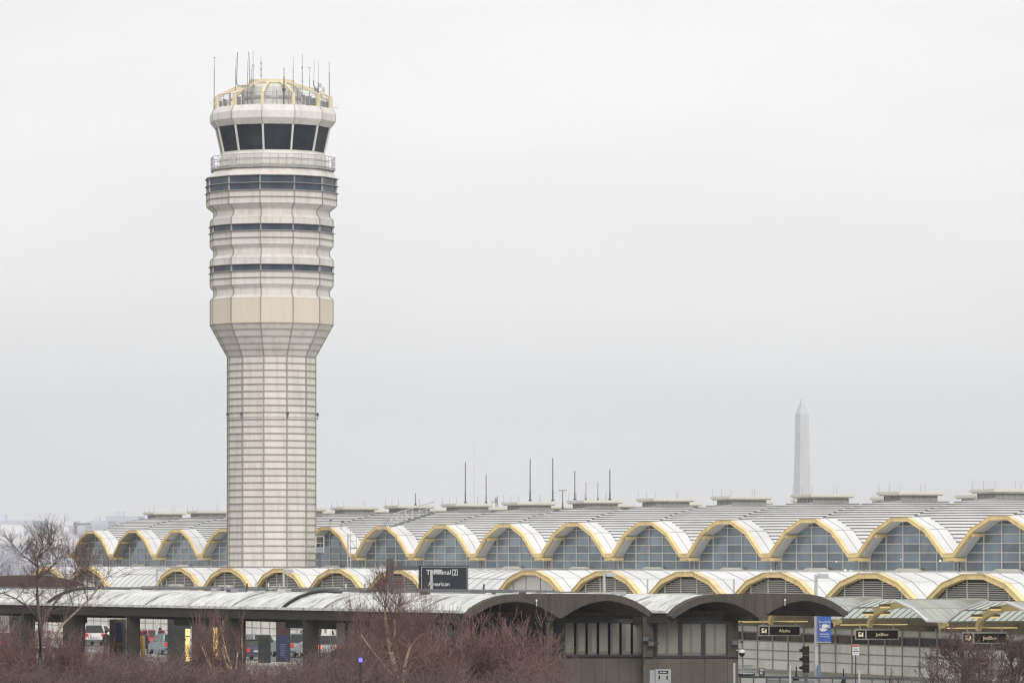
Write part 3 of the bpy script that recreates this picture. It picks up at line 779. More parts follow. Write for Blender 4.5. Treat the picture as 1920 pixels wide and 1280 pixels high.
# dark roof pipes lying over the vault and conduits along its ridge
for d_, yy in ((47.5, 0), (19.3, 0)):
    g = MB(); pts = []
    for p in shellt[:9]: pts.append(at(p[0], p[1], YP) + AX * d_ + ZUP * .12)
    g.tube(pts, .10, 6); pb(g, 'roof_gutter', M['frame'])
cd = MB()
for x, h, a0, a1, r in ((968, .06, 3, 60, .025), (990, .10, 1, 58, .02), (1040, .12, 4, 52, .03), (1060, .2, 0.8, 46, .025), (1120, .12, 1, 50, .03)):
    p0 = at(x, 1114.5, YP)
    cd.tube([p0 + AX * a0 + ZUP * h, p0 + AX * ((a0 + a1) / 2) + ZUP * (h + .03), p0 + AX * a1 + ZUP * h], r, 5)
pb(cd, 'roof_conduit', M['antd'])
for i in range(34):
    x = rnd.choice([968, 992, 1040, 1060, 1100, 1122, 1300, 1320]); a = rnd.uniform(2, 50); p = at(x, 1114, YP) + AX * a
    b = MB(); w, l, h = rnd.uniform(.15, .4), rnd.uniform(.2, .8), rnd.uniform(.05, .2)
    b.box((p.x - l / 2, p.y - w / 2, p.z - .05), (p.x + l / 2, p.y + w / 2, p.z + h))
    if i % 3 == 0: b.tube([p + V((l, 0, 0)), p + V((l, 0, .45))], .05, 6)
    pb(b, 'roof_box', M[rnd.choice(['ant', 'pconc', 'lampm', 'rail', 'kerb'])])
# pillars along the long side
def pil(d_, w, m='dbeam', z1=4.7):
    p = V((eave0.x, YP, 0)) + AX * d_ + V((.5, 0, 0)); b = MB()
    b.prism([(p.x - w / 2, p.y - .35, G - .05), (p.x + w / 2, p.y - .35, G - .05), (p.x + w / 2, p.y + .35, G - .05), (p.x - w / 2, p.y + .35, G - .05)],
            [(p.x - w / 2, p.y - .35, z1), (p.x + w / 2, p.y - .35, z1), (p.x + w / 2, p.y + .35, z1), (p.x - w / 2, p.y + .35, z1)])
    return pb(b, 'pillar', M[m])
for d_, w in ((17.2, .85), (25.6, 1.2), (37.6, .75), (45.0, 1.3), (51, .8), (58, .8)): pil(d_, w)
# inner row of pillars and a dim back beam under the second vault line
ib = MB(); p0 = at(1052, 1158, YP); ib.bar(p0 + AX * 14 - ZUP * .3, p0 + AX * PAVL - ZUP * .3, .5, .45); pb(ib, 'ceiling_beam', M['dbeam'])
for d_, l in ((30.5, 4.8), (17, 5.5), (47, 6)):
    p = V((eave0.x + 2.0, YP, 4.25)) + AX * d_; hb2 = MB(); hb2.bar(p, p + AX * l, .5, .55); pb(hb2, 'hanging_duct', M['frame'])
# enclosed room: long-side glazing, d from 0.8 to 14.4
def along(d_, inset, z): p = V((eave0.x, YP, 0)) + AX * d_ + V((inset, 0, 0)); return V((p.x, p.y, z))
lw = MB(); a, b = along(2.2, 1.0, 0), along(16.0, 1.0, 0)
n = V((.0, .25, 0))
def slab(mb, p, q, z0, z1, th=.25):
    t = V((.2, th, 0))
    mb.prism([(p.x, p.y, z0), (q.x, q.y, z0), (q.x, q.y, z1), (p.x, p.y, z1)], [(p.x + t.x, p.y + t.y, z0), (q.x + t.x, q.y + t.y, z0), (q.x + t.x, q.y + t.y, z1), (p.x + t.x, p.y + t.y, z1)])
slab(lw, a, b, G - .05, 2.85)
pb(lw, 'side_wall', M['pwall'])
for i in range(12):
    p, q = along(2.3 + i * 1.1, 1.05, 0), along(2.3 + (i + 1) * 1.1, 1.05, 0)
    w = MB(); w.poly([(p.x, p.y, 2.86), (q.x, q.y, 2.86), (q.x, q.y, 4.42), (p.x, p.y, 4.42)])
    w = pb(w, 'window', M['pglass'], recalc=False)
    f = MB(); f.bar((p.x - .03, p.y - .03, 2.87), (p.x - .03, p.y - .03, 4.5), .16, .12); f.bar((p.x - .02, p.y - .02, 2.9), (q.x - .02, q.y - .02, 2.9), .1, .1); f.bar((p.x - .02, p.y - .02, 4.46), (q.x - .02, q.y - .02, 4.46), .12, .2)
    pb(f, 'window_frame', M['frame'], w)
# front wall (facing the camera), left room and right room
def fx(px, Y): return (px - HX) * Y / F
def fz(py, Y): return EYE - (py - HY) * Y / F
Y1 = 253.2; Y2 = 252.2
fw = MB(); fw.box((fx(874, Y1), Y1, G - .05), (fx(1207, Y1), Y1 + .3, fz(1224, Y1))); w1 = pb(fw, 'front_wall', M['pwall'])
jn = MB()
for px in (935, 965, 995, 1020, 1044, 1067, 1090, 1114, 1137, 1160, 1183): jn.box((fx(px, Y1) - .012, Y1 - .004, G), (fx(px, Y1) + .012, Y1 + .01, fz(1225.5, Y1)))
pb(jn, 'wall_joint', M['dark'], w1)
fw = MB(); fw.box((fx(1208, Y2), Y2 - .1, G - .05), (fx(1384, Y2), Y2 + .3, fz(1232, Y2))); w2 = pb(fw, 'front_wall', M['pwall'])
jn = MB()
for px in (1233, 1277, 1321, 1364): jn.box((fx(px, Y2) - .015, Y2 - .104, G), (fx(px, Y2) + .015, Y2 - .09, fz(1233.2, Y2)))
jn.box((fx(1208, Y2), Y2 - .104, fz(1233.2, Y2) - .03), (fx(1384, Y2), Y2 - .09, fz(1233.2, Y2))); pb(jn, 'wall_joint', M['dark'], w2)
pr = MB(); pr.box((fx(1205, Y2), Y2 - .25, fz(1231, Y2)), (fx(1225, Y2), Y2 + .4, 4.9)); pb(pr, 'pillar', M['pconc']); pr = MB(); pr.box((fx(1365, Y2), Y2 - .22, fz(1231, Y2)), (fx(1384, Y2), Y2 + .4, 4.85)); pb(pr, 'pillar', M['pconc'])
pr = MB(); pr.box((fx(1005, Y1), Y1 - .2, fz(1226, Y1)), (fx(1019, Y1), Y1 + .3, 4.85)); pb(pr, 'pillar', M['pconc'])
pr = MB(); pr.box((fx(1043, Y1), Y1 - .1, fz(1226, Y1)), (fx(1055, Y1), Y1 + .3, 4.9)); pb(pr, 'pillar', M['frame'])
def glazing(spans, Y, y0, y1, dbl=False):
    hd = MB(); hd.box((fx(spans[0][0] - 3, Y), Y - .1, fz(y0, Y)), (fx(spans[-1][1] + 3, Y), Y + .25, fz(y0 - 6, Y)))
    hd.box((fx(spans[0][0] - 3, Y), Y - .12, fz(y1 + 4, Y)), (fx(spans[-1][1] + 3, Y), Y + .2, fz(y1, Y))); pb(hd, 'window_rail', M['frame'])
    for i, (a_, b_) in enumerate(spans):
        w = MB(); w.poly([(fx(a_, Y), Y, fz(y1, Y)), (fx(b_, Y), Y, fz(y1, Y)), (fx(b_, Y), Y, fz(y0, Y)), (fx(a_, Y), Y, fz(y0, Y))])
        w = pb(w, 'window', M['pglass'], recalc=False)
        f = MB()
        for e in (a_, b_): f.box((fx(e - 2, Y), Y - .07, fz(y1, Y)), (fx(e + 2, Y), Y + .1, fz(y0, Y)))
        pb(f, 'window_frame', M['frame'], w)
        bl = MB()
        cuts = ((.04, .40), (.52, .96)) if dbl else ((.12 + .18 * (i % 3), .9),)
        for c0_, c1_ in cuts:
            xa, xb = a_ + (b_ - a_) * c0_, a_ + (b_ - a_) * c1_
            bl.box((fx(xa, Y), Y - .012, fz(y1 - 4 - 2 * (i % 2), Y)), (fx(xb, Y), Y - .004, fz(y0 + .5, Y)))
        pb(bl, 'blind', M['blind'], w)
glazing([(1022, 1038)], Y1 - .05, 1166, 1222)
glazing([(1057.5 + 21.2 * i, 1057.5 + 21.2 * (i + 1)) for i in range(7)], Y1 - .05, 1167, 1226)
glazing([(1231, 1273.5), (1277.5, 1316.5), (1321, 1363)], Y2 - .05, 1168, 1228, True)
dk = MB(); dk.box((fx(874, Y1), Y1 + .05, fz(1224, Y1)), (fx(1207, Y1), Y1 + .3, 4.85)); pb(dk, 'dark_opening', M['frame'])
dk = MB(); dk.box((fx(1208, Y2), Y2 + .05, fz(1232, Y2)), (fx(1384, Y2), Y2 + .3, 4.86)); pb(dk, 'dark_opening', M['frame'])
bm_ = MB(); bm_.box((fx(905, Y1), Y1 - .25, 4.86), (fx(1205, Y1), Y1 + .1, 5.05)); bm_.box((fx(1225, Y2), Y2 - .1, 4.90), (fx(1590, Y2), Y2 + .2, 5.12)); pb(bm_, 'header_beam', M['pconc'])
for px, py in ((1006, 1125), (1472, 1124)):
    d = MB(); p = at(px, py, YP - .12); d.cbox(p, (.09, .16, .10)); d.bar(p - ZUP * .05, p - ZUP * .3 + V((0, .08, 0)), .04); pb(d, 'fascia_sensor', M['signw'])
for px, py, Y in ((1221, 1206, Y2 - .5), (1210, 1197, Y2 - .5), (1378, 1204, Y2 - .5)):
    d = MB(); p = at(px, py, Y); d.cbox(p, (.28, .22, .22)); d.bar(p, p + V((.3, -.1, .05)), .05); d.bar(p, p + V((0, .4, 0)), .08); d.lathe([(.05, -.06), (.09, .0), (.03, .05)], 8, p + V((.34, -.12, .05)))
    pb(d, 'floodlight', M['antd'])
for px, py, Y in ((686, 1213, 262), (829, 1231, 258)):
    d = MB(); p = at(px, py, Y); d.prism([(p.x - .2, p.y - .2, p.z - .15), (p.x + .25, p.y - .2, p.z - .15), (p.x + .3, p.y - .2, p.z + .2), (p.x - .05, p.y - .2, p.z + .12)], [(p.x - .2, p.y + .2, p.z - .15), (p.x + .25, p.y + .2, p.z - .15), (p.x + .3, p.y + .2, p.z + .2), (p.x - .05, p.y + .2, p.z + .12)])
    pb(d, 'wall_light', M['lampm'])
dc = MB(); p = at(1391, 1222, Y2 - .6); dc.lathe([(.03, .16), (.14, .12), (.17, 0), (.17, -.02)], 14, p); dc.bar(p + ZUP * .1, p + V((-.25, .3, .1)), .06)
o = pb(dc, 'dome_camera', M['signw']); ds = MB(); ds.lathe([(.165, -.02), (.15, -.12), (.10, -.2), (.02, -.24)], 14, p); pb(ds, 'camera_dome', M['cglass'], o)
# ================================================================== second dark vault at the far left
lv_ = thing('vaulted_shelter', 'low dark maroon arched shelter roof behind the left birch', 'shelter', at(45, 1200, 318))
lv_.location.z = G
f = MB(); YS = 318.0
pts = [at(45 + 118 * math.cos(math.pi * (1 - i / 20)), 1100 - 22.5 * math.sin(math.pi * i / 20) ** 1.25, YS) for i in range(21)]
f.prism(pts, [p + AX * .5 for p in pts]); f.build('fascia', mat('maroon_concrete', (.085, .06, .055), .85, var=.2), lv_, world=True)
r = MB()
for a, b in zip(pts, pts[1:]): r.poly([a + AX * .5 - ZUP * .06, b + AX * .5 - ZUP * .06, b + AX * 14 - ZUP * .06, a + AX * 14 - ZUP * .06])
r.build('vault_roof', M['proof'], lv_, world=True)
r = MB()
for px in (-60, 45, 150):
    p = at(px, 1100, YS); r.box((p.x - .3, YS + .1, G), (p.x + .3, YS + .7, p.z))
r.build('pillar', M['pconc'], lv_, world=True)

# ================================================================== ground, roads
def sheet(name, pts, z, m, kind='structure'):
    mb = MB(); mb.poly([(x, y, z) for x, y in pts]); o = mb.build(name, m, recalc=False); o['kind'] = kind
    if o.data.polygons[0].normal.z < 0: o.data.flip_normals()
    return o
sheet('ground', [(-2600, -120), (2600, -120), (2600, 6400), (-2600, 6400)], G, M['ground'])
sheet('road', [tuple(PL(k, t, 0)[:2]) for k, t in ((-4, -4.4), (18, -4.4), (18, -19), (-4, -19))], G + .012, M['asph'])
sw = MB(); q = [PL(k, t, G) for k, t in ((-4, -.2), (18, -.2), (18, -4.2), (-4, -4.2))]
sw.prism(q, [p + ZUP * .14 for p in q]); o = sw.build('pavement', M['kerb']); o['kind'] = 'structure'
kb = MB(); q = [PL(k, t, G) for k, t in ((-4, -19.1), (18, -19.1), (18, -19.5), (-4, -19.5))]
kb.prism(q, [p + ZUP * .16 for p in q]); o = kb.build('kerb', M['kerb']); o['kind'] = 'structure'
mk = MB()
for i in range(40):
    p, q = PL(-3 + i * .5, -11.6, G + .02), PL(-3 + i * .5 + .22, -11.6, G + .02); n = nL * .07
    mk.poly([p - n, q - n, q + n, p + n])
o = mk.build('lane_marking', M['signw'], recalc=False); o['kind'] = 'structure'

# ================================================================== obelisk, far buildings, far wood
YO = 4250.0; ox = at(1504, 0, YO).x
ob = thing('obelisk', 'tall pale stone obelisk fading into the haze', 'monument', (ox, YO, G), math.radians(27))
s = MB(); h = 169.3
zt = EYE + (HY - 743) * YO / F - G; z1 = zt - 15.4
def sq(w, z): return [(-w / 2, -w / 2, z), (w / 2, -w / 2, z), (w / 2, w / 2, z), (-w / 2, w / 2, z)]
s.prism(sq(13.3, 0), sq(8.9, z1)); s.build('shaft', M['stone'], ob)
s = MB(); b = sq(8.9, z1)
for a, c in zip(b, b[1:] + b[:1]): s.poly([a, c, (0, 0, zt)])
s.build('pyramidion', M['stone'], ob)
def farblock(label, x0, x1, ytop, Y, dep, m, rows_n, extra=None):
    a, b = fx(x0, Y), fx(x1, Y); zt = fz(ytop, Y)
    t = thing('far_building', label, 'building', ((a + b) / 2, Y, G))
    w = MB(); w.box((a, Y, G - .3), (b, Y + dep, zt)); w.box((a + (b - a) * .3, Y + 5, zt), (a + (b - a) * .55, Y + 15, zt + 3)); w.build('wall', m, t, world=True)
    g = MB()
    for i in range(rows_n):
        z = G + 4 + i * (zt - G - 5) / rows_n
        n_ = max(3, int((b - a) / 3.6))
        for q in range(n_):
            xa = a + (b - a) * (q + .15) / n_; xb = a + (b - a) * (q + .85) / n_
            g.box((xa, Y - .15, z), (xb, Y - .02, z + (zt - G) / rows_n * .5))
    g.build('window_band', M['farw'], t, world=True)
    return t
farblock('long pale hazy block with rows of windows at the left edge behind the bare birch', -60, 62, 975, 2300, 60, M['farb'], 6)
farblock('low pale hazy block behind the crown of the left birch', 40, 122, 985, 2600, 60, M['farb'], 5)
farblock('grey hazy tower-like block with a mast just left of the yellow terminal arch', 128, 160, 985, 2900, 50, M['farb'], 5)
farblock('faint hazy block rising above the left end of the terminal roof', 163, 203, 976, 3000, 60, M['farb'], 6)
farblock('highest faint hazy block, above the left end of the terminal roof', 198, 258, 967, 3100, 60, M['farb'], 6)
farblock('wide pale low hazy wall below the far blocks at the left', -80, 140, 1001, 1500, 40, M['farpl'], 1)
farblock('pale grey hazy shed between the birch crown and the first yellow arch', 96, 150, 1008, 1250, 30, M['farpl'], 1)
mastm = MB(); p = at(142, 1040, 1900); mastm.tube([(p.x, p.y, G), (p.x, p.y, fz(978, 1900))], .6, 6); mastm.box((p.x - 1, p.y - .5, fz(984, 1900)), (p.x + 6, p.y + .5, fz(980, 1900)))
tag(mastm.build('light_mast', M['ant']), 'thin hazy light mast left of the first yellow arch', 'mast')
def twigs(mb, a, b, r0, r1):
    a, b = V(a), V(b); d = b - a
    if d.length < 1e-5: return
    sd = d.cross(V((.3, .9, .2))); sd.normalize(); u = sd.cross(d).normalized(); i = len(mb.v)
    for p, r in ((a, r0), (b, r1)):
        for q in range(3):
            t = 2.0944 * q; mb.v.append(p + (sd * math.cos(t) + u * math.sin(t)) * r)
    for q in range(3): mb.f.append((i + q, i + (q + 1) % 3, i + 3 + (q + 1) % 3, i + 3 + q))
ft = MB(); rr = random.Random(3)
for i in range(2600):
    Y = rr.uniform(900, 1150); px = rr.uniform(-90, 200); x = fx(px, Y); hgt = rr.uniform(2, 6.5) * (1.3 if px < 30 else .8)
    twigs(ft, (x, Y, G), (x + rr.uniform(-1, 1), Y, G + hgt), .35, .12)
    for _ in range(2):
        z = G + hgt * rr.uniform(.3, .9); twigs(ft, (x, Y, z), (x + rr.uniform(-2.5, 2.5), Y + rr.uniform(-1, 1), z + rr.uniform(.5, 2)), .15, .06)
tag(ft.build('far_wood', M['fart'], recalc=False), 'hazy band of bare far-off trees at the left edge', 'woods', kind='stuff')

# ================================================================== lamp posts, signs, street furniture
def lamp(px, ytop, Y, label):
    p = at(px, ytop, Y); t = thing('street_lamp', label, 'street lamp', (p.x, Y, G), 0, 'grey square-headed lamp posts along the kerb')
    h = p.z - G; m = MB(); m.tube([(0, 0, 0), (0, 0, h)], [.115, .085], 10); m.lathe([(.2, 0), (.2, .3), (.12, .34)], 10); m.build('pole', M['lampm'], t)
    m = MB(); m.box((-.02, -.05, h - .16), (.2, .05, h - .06)); m.build('arm', M['lampm'], t)
    m = MB(); m.prism([(.14, -.28, h - .24), (.70, -.28, h - .24), (.66, -.25, h + .02), (.16, -.25, h + .02)], [(.14, .28, h - .24), (.70, .28, h - .24), (.66, .25, h + .02), (.16, .25, h + .02)]); m.build('lamp_head', M['lamph'], t)
    return t
lp_ = lamp(1530, 1076, 262, 'grey lamp post carrying a blue banner, right of the concrete pavilion')
lamp(1133, 1073, 289, 'grey lamp post rising above the pavilion front in front of a louvred yellow arch')
lamp(809, 1067.5, 317, 'grey lamp post standing in front of the dark terminal sign board')
lamp(532, 1067, 345, 'grey lamp post in front of the yellow arch at the foot of the control tower')
lamp(294, 1065, 376, 'grey lamp post left of the control tower, next to the flat white roof stretch')
bx = MB(); p = at(1535.5, 1258, 261.7); bx.box((p.x - .08, p.y - .14, p.z - .34), (p.x + .1, p.y + .1, p.z + .34))
tag(bx.build('control_box', M['bluebox']), 'blue-grey box strapped low on the bannered lamp post', 'box')
# banner
p0, p1 = at(1533.5, 1148, 261.6), at(1558.5, 1202, 261.6)
bn = thing('banner', 'blue hanging banner with white crest and lettering on the lamp post', 'banner', ((p0.x + p1.x) / 2, 261.6, p1.z))
w, h = p1.x - p0.x, p0.z - p1.z
m = MB(); N_ = 10
for i in range(N_):
    xa, xb = -w / 2 + w * i / N_, -w / 2 + w * (i + 1) / N_; ya, yb_ = .03 * math.sin(i * .9), .03 * math.sin((i + 1) * .9)
    m.prism([(xa, ya, .02 * i / N_), (xb, yb_, .02 * (i + 1) / N_), (xb, yb_, h), (xa, ya, h)], [(xa, ya + .012, .02 * i / N_), (xb, yb_ + .012, .02 * (i + 1) / N_), (xb, yb_ + .012, h), (xa, ya + .012, h)])
m.build('cloth', M['blue'], bn)
m = MB(); m.bar((-w / 2 - .06, 0, h + .02), (w / 2, 0, h + .02), .04); m.bar((-w / 2 - .06, 0, -.03), (w / 2, 0, -.03), .04); m.build('bracket', M['lampm'], bn)
text_mesh('Experience', .15, M['signw'], parent=bn, loc=(0, -.05, h - .50), xs=.92); text_mesh('is Coming', .15, M['signw'], parent=bn, loc=(0, -.05, h - .68), xs=.95)
text_mesh('REAGAN', .13, M['signw'], parent=bn, loc=(0, -.05, .40), xs=1.0); text_mesh('NATIONAL', .10, M['signw'], parent=bn, loc=(0, -.05, .27), xs=1.0)
m = MB()
for a0, ry in ((0, .17), (1, .12), (2, .07)):
    for i in range(16):
        t0, t1 = math.pi * 2 * i / 16, math.pi * 2 * (i + 1) / 16
        if i in (5 + a0, 6 + a0): continue
        c = V((.03 * (a0 - 1), -.05, .74)); m.bar(c + V((.23 * math.cos(t0), 0, ry * math.sin(t0) + .05 * math.cos(t0))), c + V((.23 * math.cos(t1), 0, ry * math.sin(t1) + .05 * math.cos(t1))), .02, .035)
m.bar((-.12, -.055, .80), (-.02, -.055, .97), .02, .04); m.bar((.0, -.055, .82), (.08, -.055, .95), .02, .04); m.bar((-.2, -.055, .66), (.2, -.055, .84), .02, .05)
m.build('crest', M['signw'], bn)
# terminal sign board
YB = 325.0; q0, q1 = at(785, 1059.5, YB), at(878, 1103, YB); W = q1.x - q0.x; H = 2.05
sg = thing('road_sign', 'dark navy terminal direction board on a slate post and arm', 'sign', (at(731, 0, YB).x, YB, G))
X0 = q0.x - sg.location.x; Z1 = q0.z - G
m = MB(); m.box((X0, -.08, Z1 - H), (X0 + W, .12, Z1)); m.build('board', M['navy'], sg)
m = MB(); e = .085; l = .02
for a, b in (((X0 + e + .1, Z1 - e), (X0 + W - e, Z1 - e)), ((X0 + e + .1, Z1 - H + e), (X0 + W - e, Z1 - H + e))): m.box((a[0], -.092, a[1] - l), (b[0], -.084, b[1]))
for x in (X0 + e + .1, X0 + W - e): m.box((x, -.092, Z1 - H + e + .002), (x + l, -.084, Z1 - e - l - .002))
m.build('border', M['signw'], sg)
pt = MB(); hw = at(738, 0, YB).x - at(731, 0, YB).x; zt = fz(1047, YB) - G
pt.box((-hw, -.2, 0), (hw, .2, zt - .2)); pt.box((-hw + .03, -.16, zt - .2), (hw - .03, .16, zt)); pt.build('post', M['slate'], sg)
m = MB(); m.box((hw, -.1, Z1 - .32), (X0, .1, Z1 - .05)); m.box((hw, -.1, Z1 - 1.9), (X0, .1, Z1 - 1.7)); m.build('arm', M['slate'], sg)
def bx_(px): return fx(px, YB) - sg.location.x
text_mesh('Terminal', .47, M['signw'], parent=sg, loc=((bx_(800) + bx_(845)) / 2, -.09, fz(1072.5, YB) - G), xs=1.0)
text_mesh('2', .40, M['signw'], parent=sg, loc=(bx_(853), -.09, fz(1072.5, YB) - G))
m = MB(); x0, x1, za, zb = bx_(848), bx_(858), fz(1078, YB) - G, fz(1067, YB) - G; l = .03
m.box((x0, -.094, za), (x1, -.084, za + l)); m.box((x0, -.094, zb - l), (x1, -.084, zb)); m.box((x0, -.094, za + l), (x0 + l, -.084, zb - l)); m.box((x1 - l, -.094, za + l), (x1, -.084, zb - l)); m.build('number_frame', M['signw'], sg)
text_mesh('American', .40, M['signw'], parent=sg, loc=((bx_(804) + bx_(842)) / 2, -.09, fz(1094.5, YB) - G), xs=.95)
M['litc'] = glow('backlit_cream', (1.0, .86, .58), .12)
# airline signs hanging at the kerb
rzS = math.atan2(nL.y, nL.x) * .55
def airsign(px0, px1, py0, py1, Y, txt, label):
    a, b = at(px0, py0, Y), at(px1, py1, Y); w, h = b.x - a.x, a.z - b.z
    t = thing('airline_sign', label, 'sign', ((a.x + b.x) / 2, Y, b.z), 0, 'black airline signs under the canopy')
    m = MB(); m.box((-w / 2, -.06, 0), (w / 2, .06, h)); m.build('board', M['signk'], t)
    m = MB(); fr = .05
    m.box((-w / 2 - fr, -.09, h + .002), (w / 2 + fr, .09, h + .09)); m.box((-w / 2 - fr, -.09, -.06), (w / 2 + fr, .09, -.002)); m.box((-w / 2 - fr, -.09, 0), (-w / 2 - .002, .09, h)); m.box((w / 2 + .002, -.09, 0), (w / 2 + fr, .09, h))
    x = -w / 2 + w * .245; m.box((x - .06, -.08, .002), (x + .03, .08, h - .002)); m.build('frame', M['wallf'], t)
    for x in (-w * .4, w * .4):
        m = MB(); m.tube([(x, 0, h + .05), (x, 0, h + .42)], .035, 6); m.build('hanger', M['wallf'], t)
    c = -w / 2 + w * .115; s = h * .29; m = MB(); m.box((c - s, -.075, h / 2 - s), (c + s, -.062, h / 2 + s)); ic = m.build('pictogram', M['litc'], t)
    m = MB(); z = h / 2; y0, y1 = -.09, -.078
    def slab2(pts): m.prism([(x, y0, zz) for x, zz in pts], [(x, y1, zz) for x, zz in pts])
    slab2([(c - s * .75, z + .02), (c - s * .6, z + .07), (c + s * .75, z + .17), (c + s * .8, z + .12), (c - s * .3, z - .01)])
    slab2([(c - s * .1, z + .03), (c + s * .15, z + .06), (c + s * .3, z - .10), (c + s * .18, z - .10)]); slab2([(c - s * .7, z - .15), (c + s * .7, z - .15), (c + s * .7, z - .12), (c - s * .7, z - .12)])
    m.build('plane_symbol', M['signk'], ic)
    text_mesh(txt, h * .54, M['litc'], parent=t, loc=(w * .125, -.075, h * .5), depth=.02)
    return t
airsign(1424, 1499, 1174, 1189.5, 287, 'Alaska', 'black airline sign lettered Alaska under the canopy beside the pavilion')
airsign(1605, 1683, 1181, 1196.5, 274, 'JetBlue', 'black airline sign lettered JetBlue in clear view under the green canopy')
airsign(1806, 1886, 1187, 1204, 261, 'JetBlue', 'black airline sign lettered JetBlue half hidden by the bare tree at right')
# traffic light
p = at(1511, 1260, 236); tl = thing('traffic_light', 'black traffic signal on a black pole seen from behind', 'traffic light', (p.x, 236, G))
zb, zt = p.z - G, fz(1211, 236) - G
m = MB(); m.tube([(0, 0, 0), (0, 0, zb)], .085, 8); m.lathe([(.1, zb - .22), (.13, zb - .1), (.1, zb)], 8); m.build('pole', M['antd'], tl)
m = MB(); hh = (zt - zb) / 3
for i in range(3): m.box((-.165, -.1, zb + hh * i + .008), (.165, .12, zb + hh * (i + 1) - .008)); m.box((-.12, -.13, zb + hh * i + .06), (.12, -.101, zb + hh * (i + 1) - .06))
for i in range(5): m.cbox((-.14 + .07 * i, 0, zt + .02), (.03, .1, .05))
m.build('housing', M['signk'], tl)
for i in range(3):
    v = MB(); v.prism([(-.33, .0, zb + hh * (i + .62)), (-.165, -.06, zb + hh * (i + .78)), (-.165, .1, zb + hh * (i + .78)), (-.33, .1, zb + hh * (i + .62))], [(-.33, .0, zb + hh * (i + .45)), (-.165, -.06, zb + hh * (i + .3)), (-.165, .1, zb + hh * (i + .3)), (-.33, .1, zb + hh * (i + .45))]); v.build('visor', M['signk'], tl)
# no-parking sign
p = at(1604.5, 1208, 258); t = thing('parking_sign', 'white kerbside notice with red top band on a thin dark post', 'sign', (p.x, 258, G))
z1, z0 = p.z - G, fz(1227.5, 258) - G
m = MB(); m.box((-.03, .01, 0), (.03, .05, z1 - .05)); m.build('post', M['frame'], t)
m = MB(); m.box((-.175, -.02, z0), (.175, .008, z1)); m.build('plate', M['signw'], t)
m = MB(); m.box((-.165, -.03, z1 - .11), (.165, -.021, z1 - .01)); m.build('red_band', M['red'], t)
m = MB(); m.box((-.16, -.03, z0 + .19), (.16, -.021, z0 + .25)); m.box((-.13, -.03, z1 - .18), (.13, -.021, z1 - .16)); m.box((-.11, -.03, z1 - .25), (.11, -.021, z1 - .22)); m.box((-.09, -.03, z0 + .07), (-.03, -.021, z0 + .12)); m.box((.03, -.03, z0 + .07), (.09, -.021, z0 + .12)); m.build('sign_lines', M['slate'], t)
# slim posts
def slim(px, yt, Y, label, w=.1):
    p = at(px, yt, Y); t = thing('slim_post', label, 'post', (p.x, Y, G), 0, 'pale slim posts at the kerb'); h = p.z - G
    m = MB(); m.tube([(0, 0, 0), (0, 0, h)], w * .5, 8); m.build('shaft', M['lampm'], t); m = MB(); m.lathe([(w * .5, h - .005), (w * .62, h + .0), (w * .62, h + .05), (w * .3, h + .07)], 8); m.build('cap', M['lampm'], t)
slim(1376.8, 1245, 240, 'pale slim post at the foot of the pavilion corner, left of the luggage carts')
slim(1481.5, 1251, 240, 'pale slim post left of the traffic signal'); slim(1611, 1260, 240, 'pale slim post right of the kerbside notice')
slim(1214, 1087, 292, 'pale short post above the roof gap between the two pavilion halves'); slim(1376, 1087, 280, 'pale short post above the right half of the pavilion roof')
# bell bollards
for px, yt, yb2, Y, lab in ((1493, 1248, 1273, 262, 'black bell-based post between pale post and traffic signal'), (1581.5, 1252, 1279, 262, 'black bell-based post left of the kerbside notice')):
    p, q = at(px, yt, Y), at(px, yb2, Y); h = p.z - q.z
    t = thing('bell_bollard', lab, 'bollard', (p.x, Y, q.z), 0, 'black bell-based posts')
    m = MB(); m.lathe([(.15, 0), (.15, .04), (.12, .08), (.055, .25), (.035, .3), (.03, h - .05), (.012, h)], 12); m.build('body', M['signk'], t)
    m = MB(); m.lathe([(.17, -.06), (.17, 0), (.15, .002)], 12); m.build('base', M['frame'], t)
# rail along the kerb in front of the terminal wall
Yr = 262.0; rl = thing('guard_rail', 'low dark guard rail in front of the terminal wall', 'railing', (fx(1385, Yr), Yr, G))
za, zb_ = fz(1268, Yr), fz(1277, Yr); m = MB(); xa, xb = fx(1385, Yr), fx(1700, Yr)
m.bar((xa, Yr, za), (xb, Yr - 2.2, za - .05), .09, .12); m.build('top_rail', M['slate'], rl, world=True)
for i in range(14):
    f_ = i / 13; x = xa + (xb - xa) * f_ + .1; y = Yr - 2.2 * f_; m = MB(); m.box((x - .035, y - .03, G), (x + .035, y + .03, za - .07)); m.build('post', M['slate'], rl, world=True)
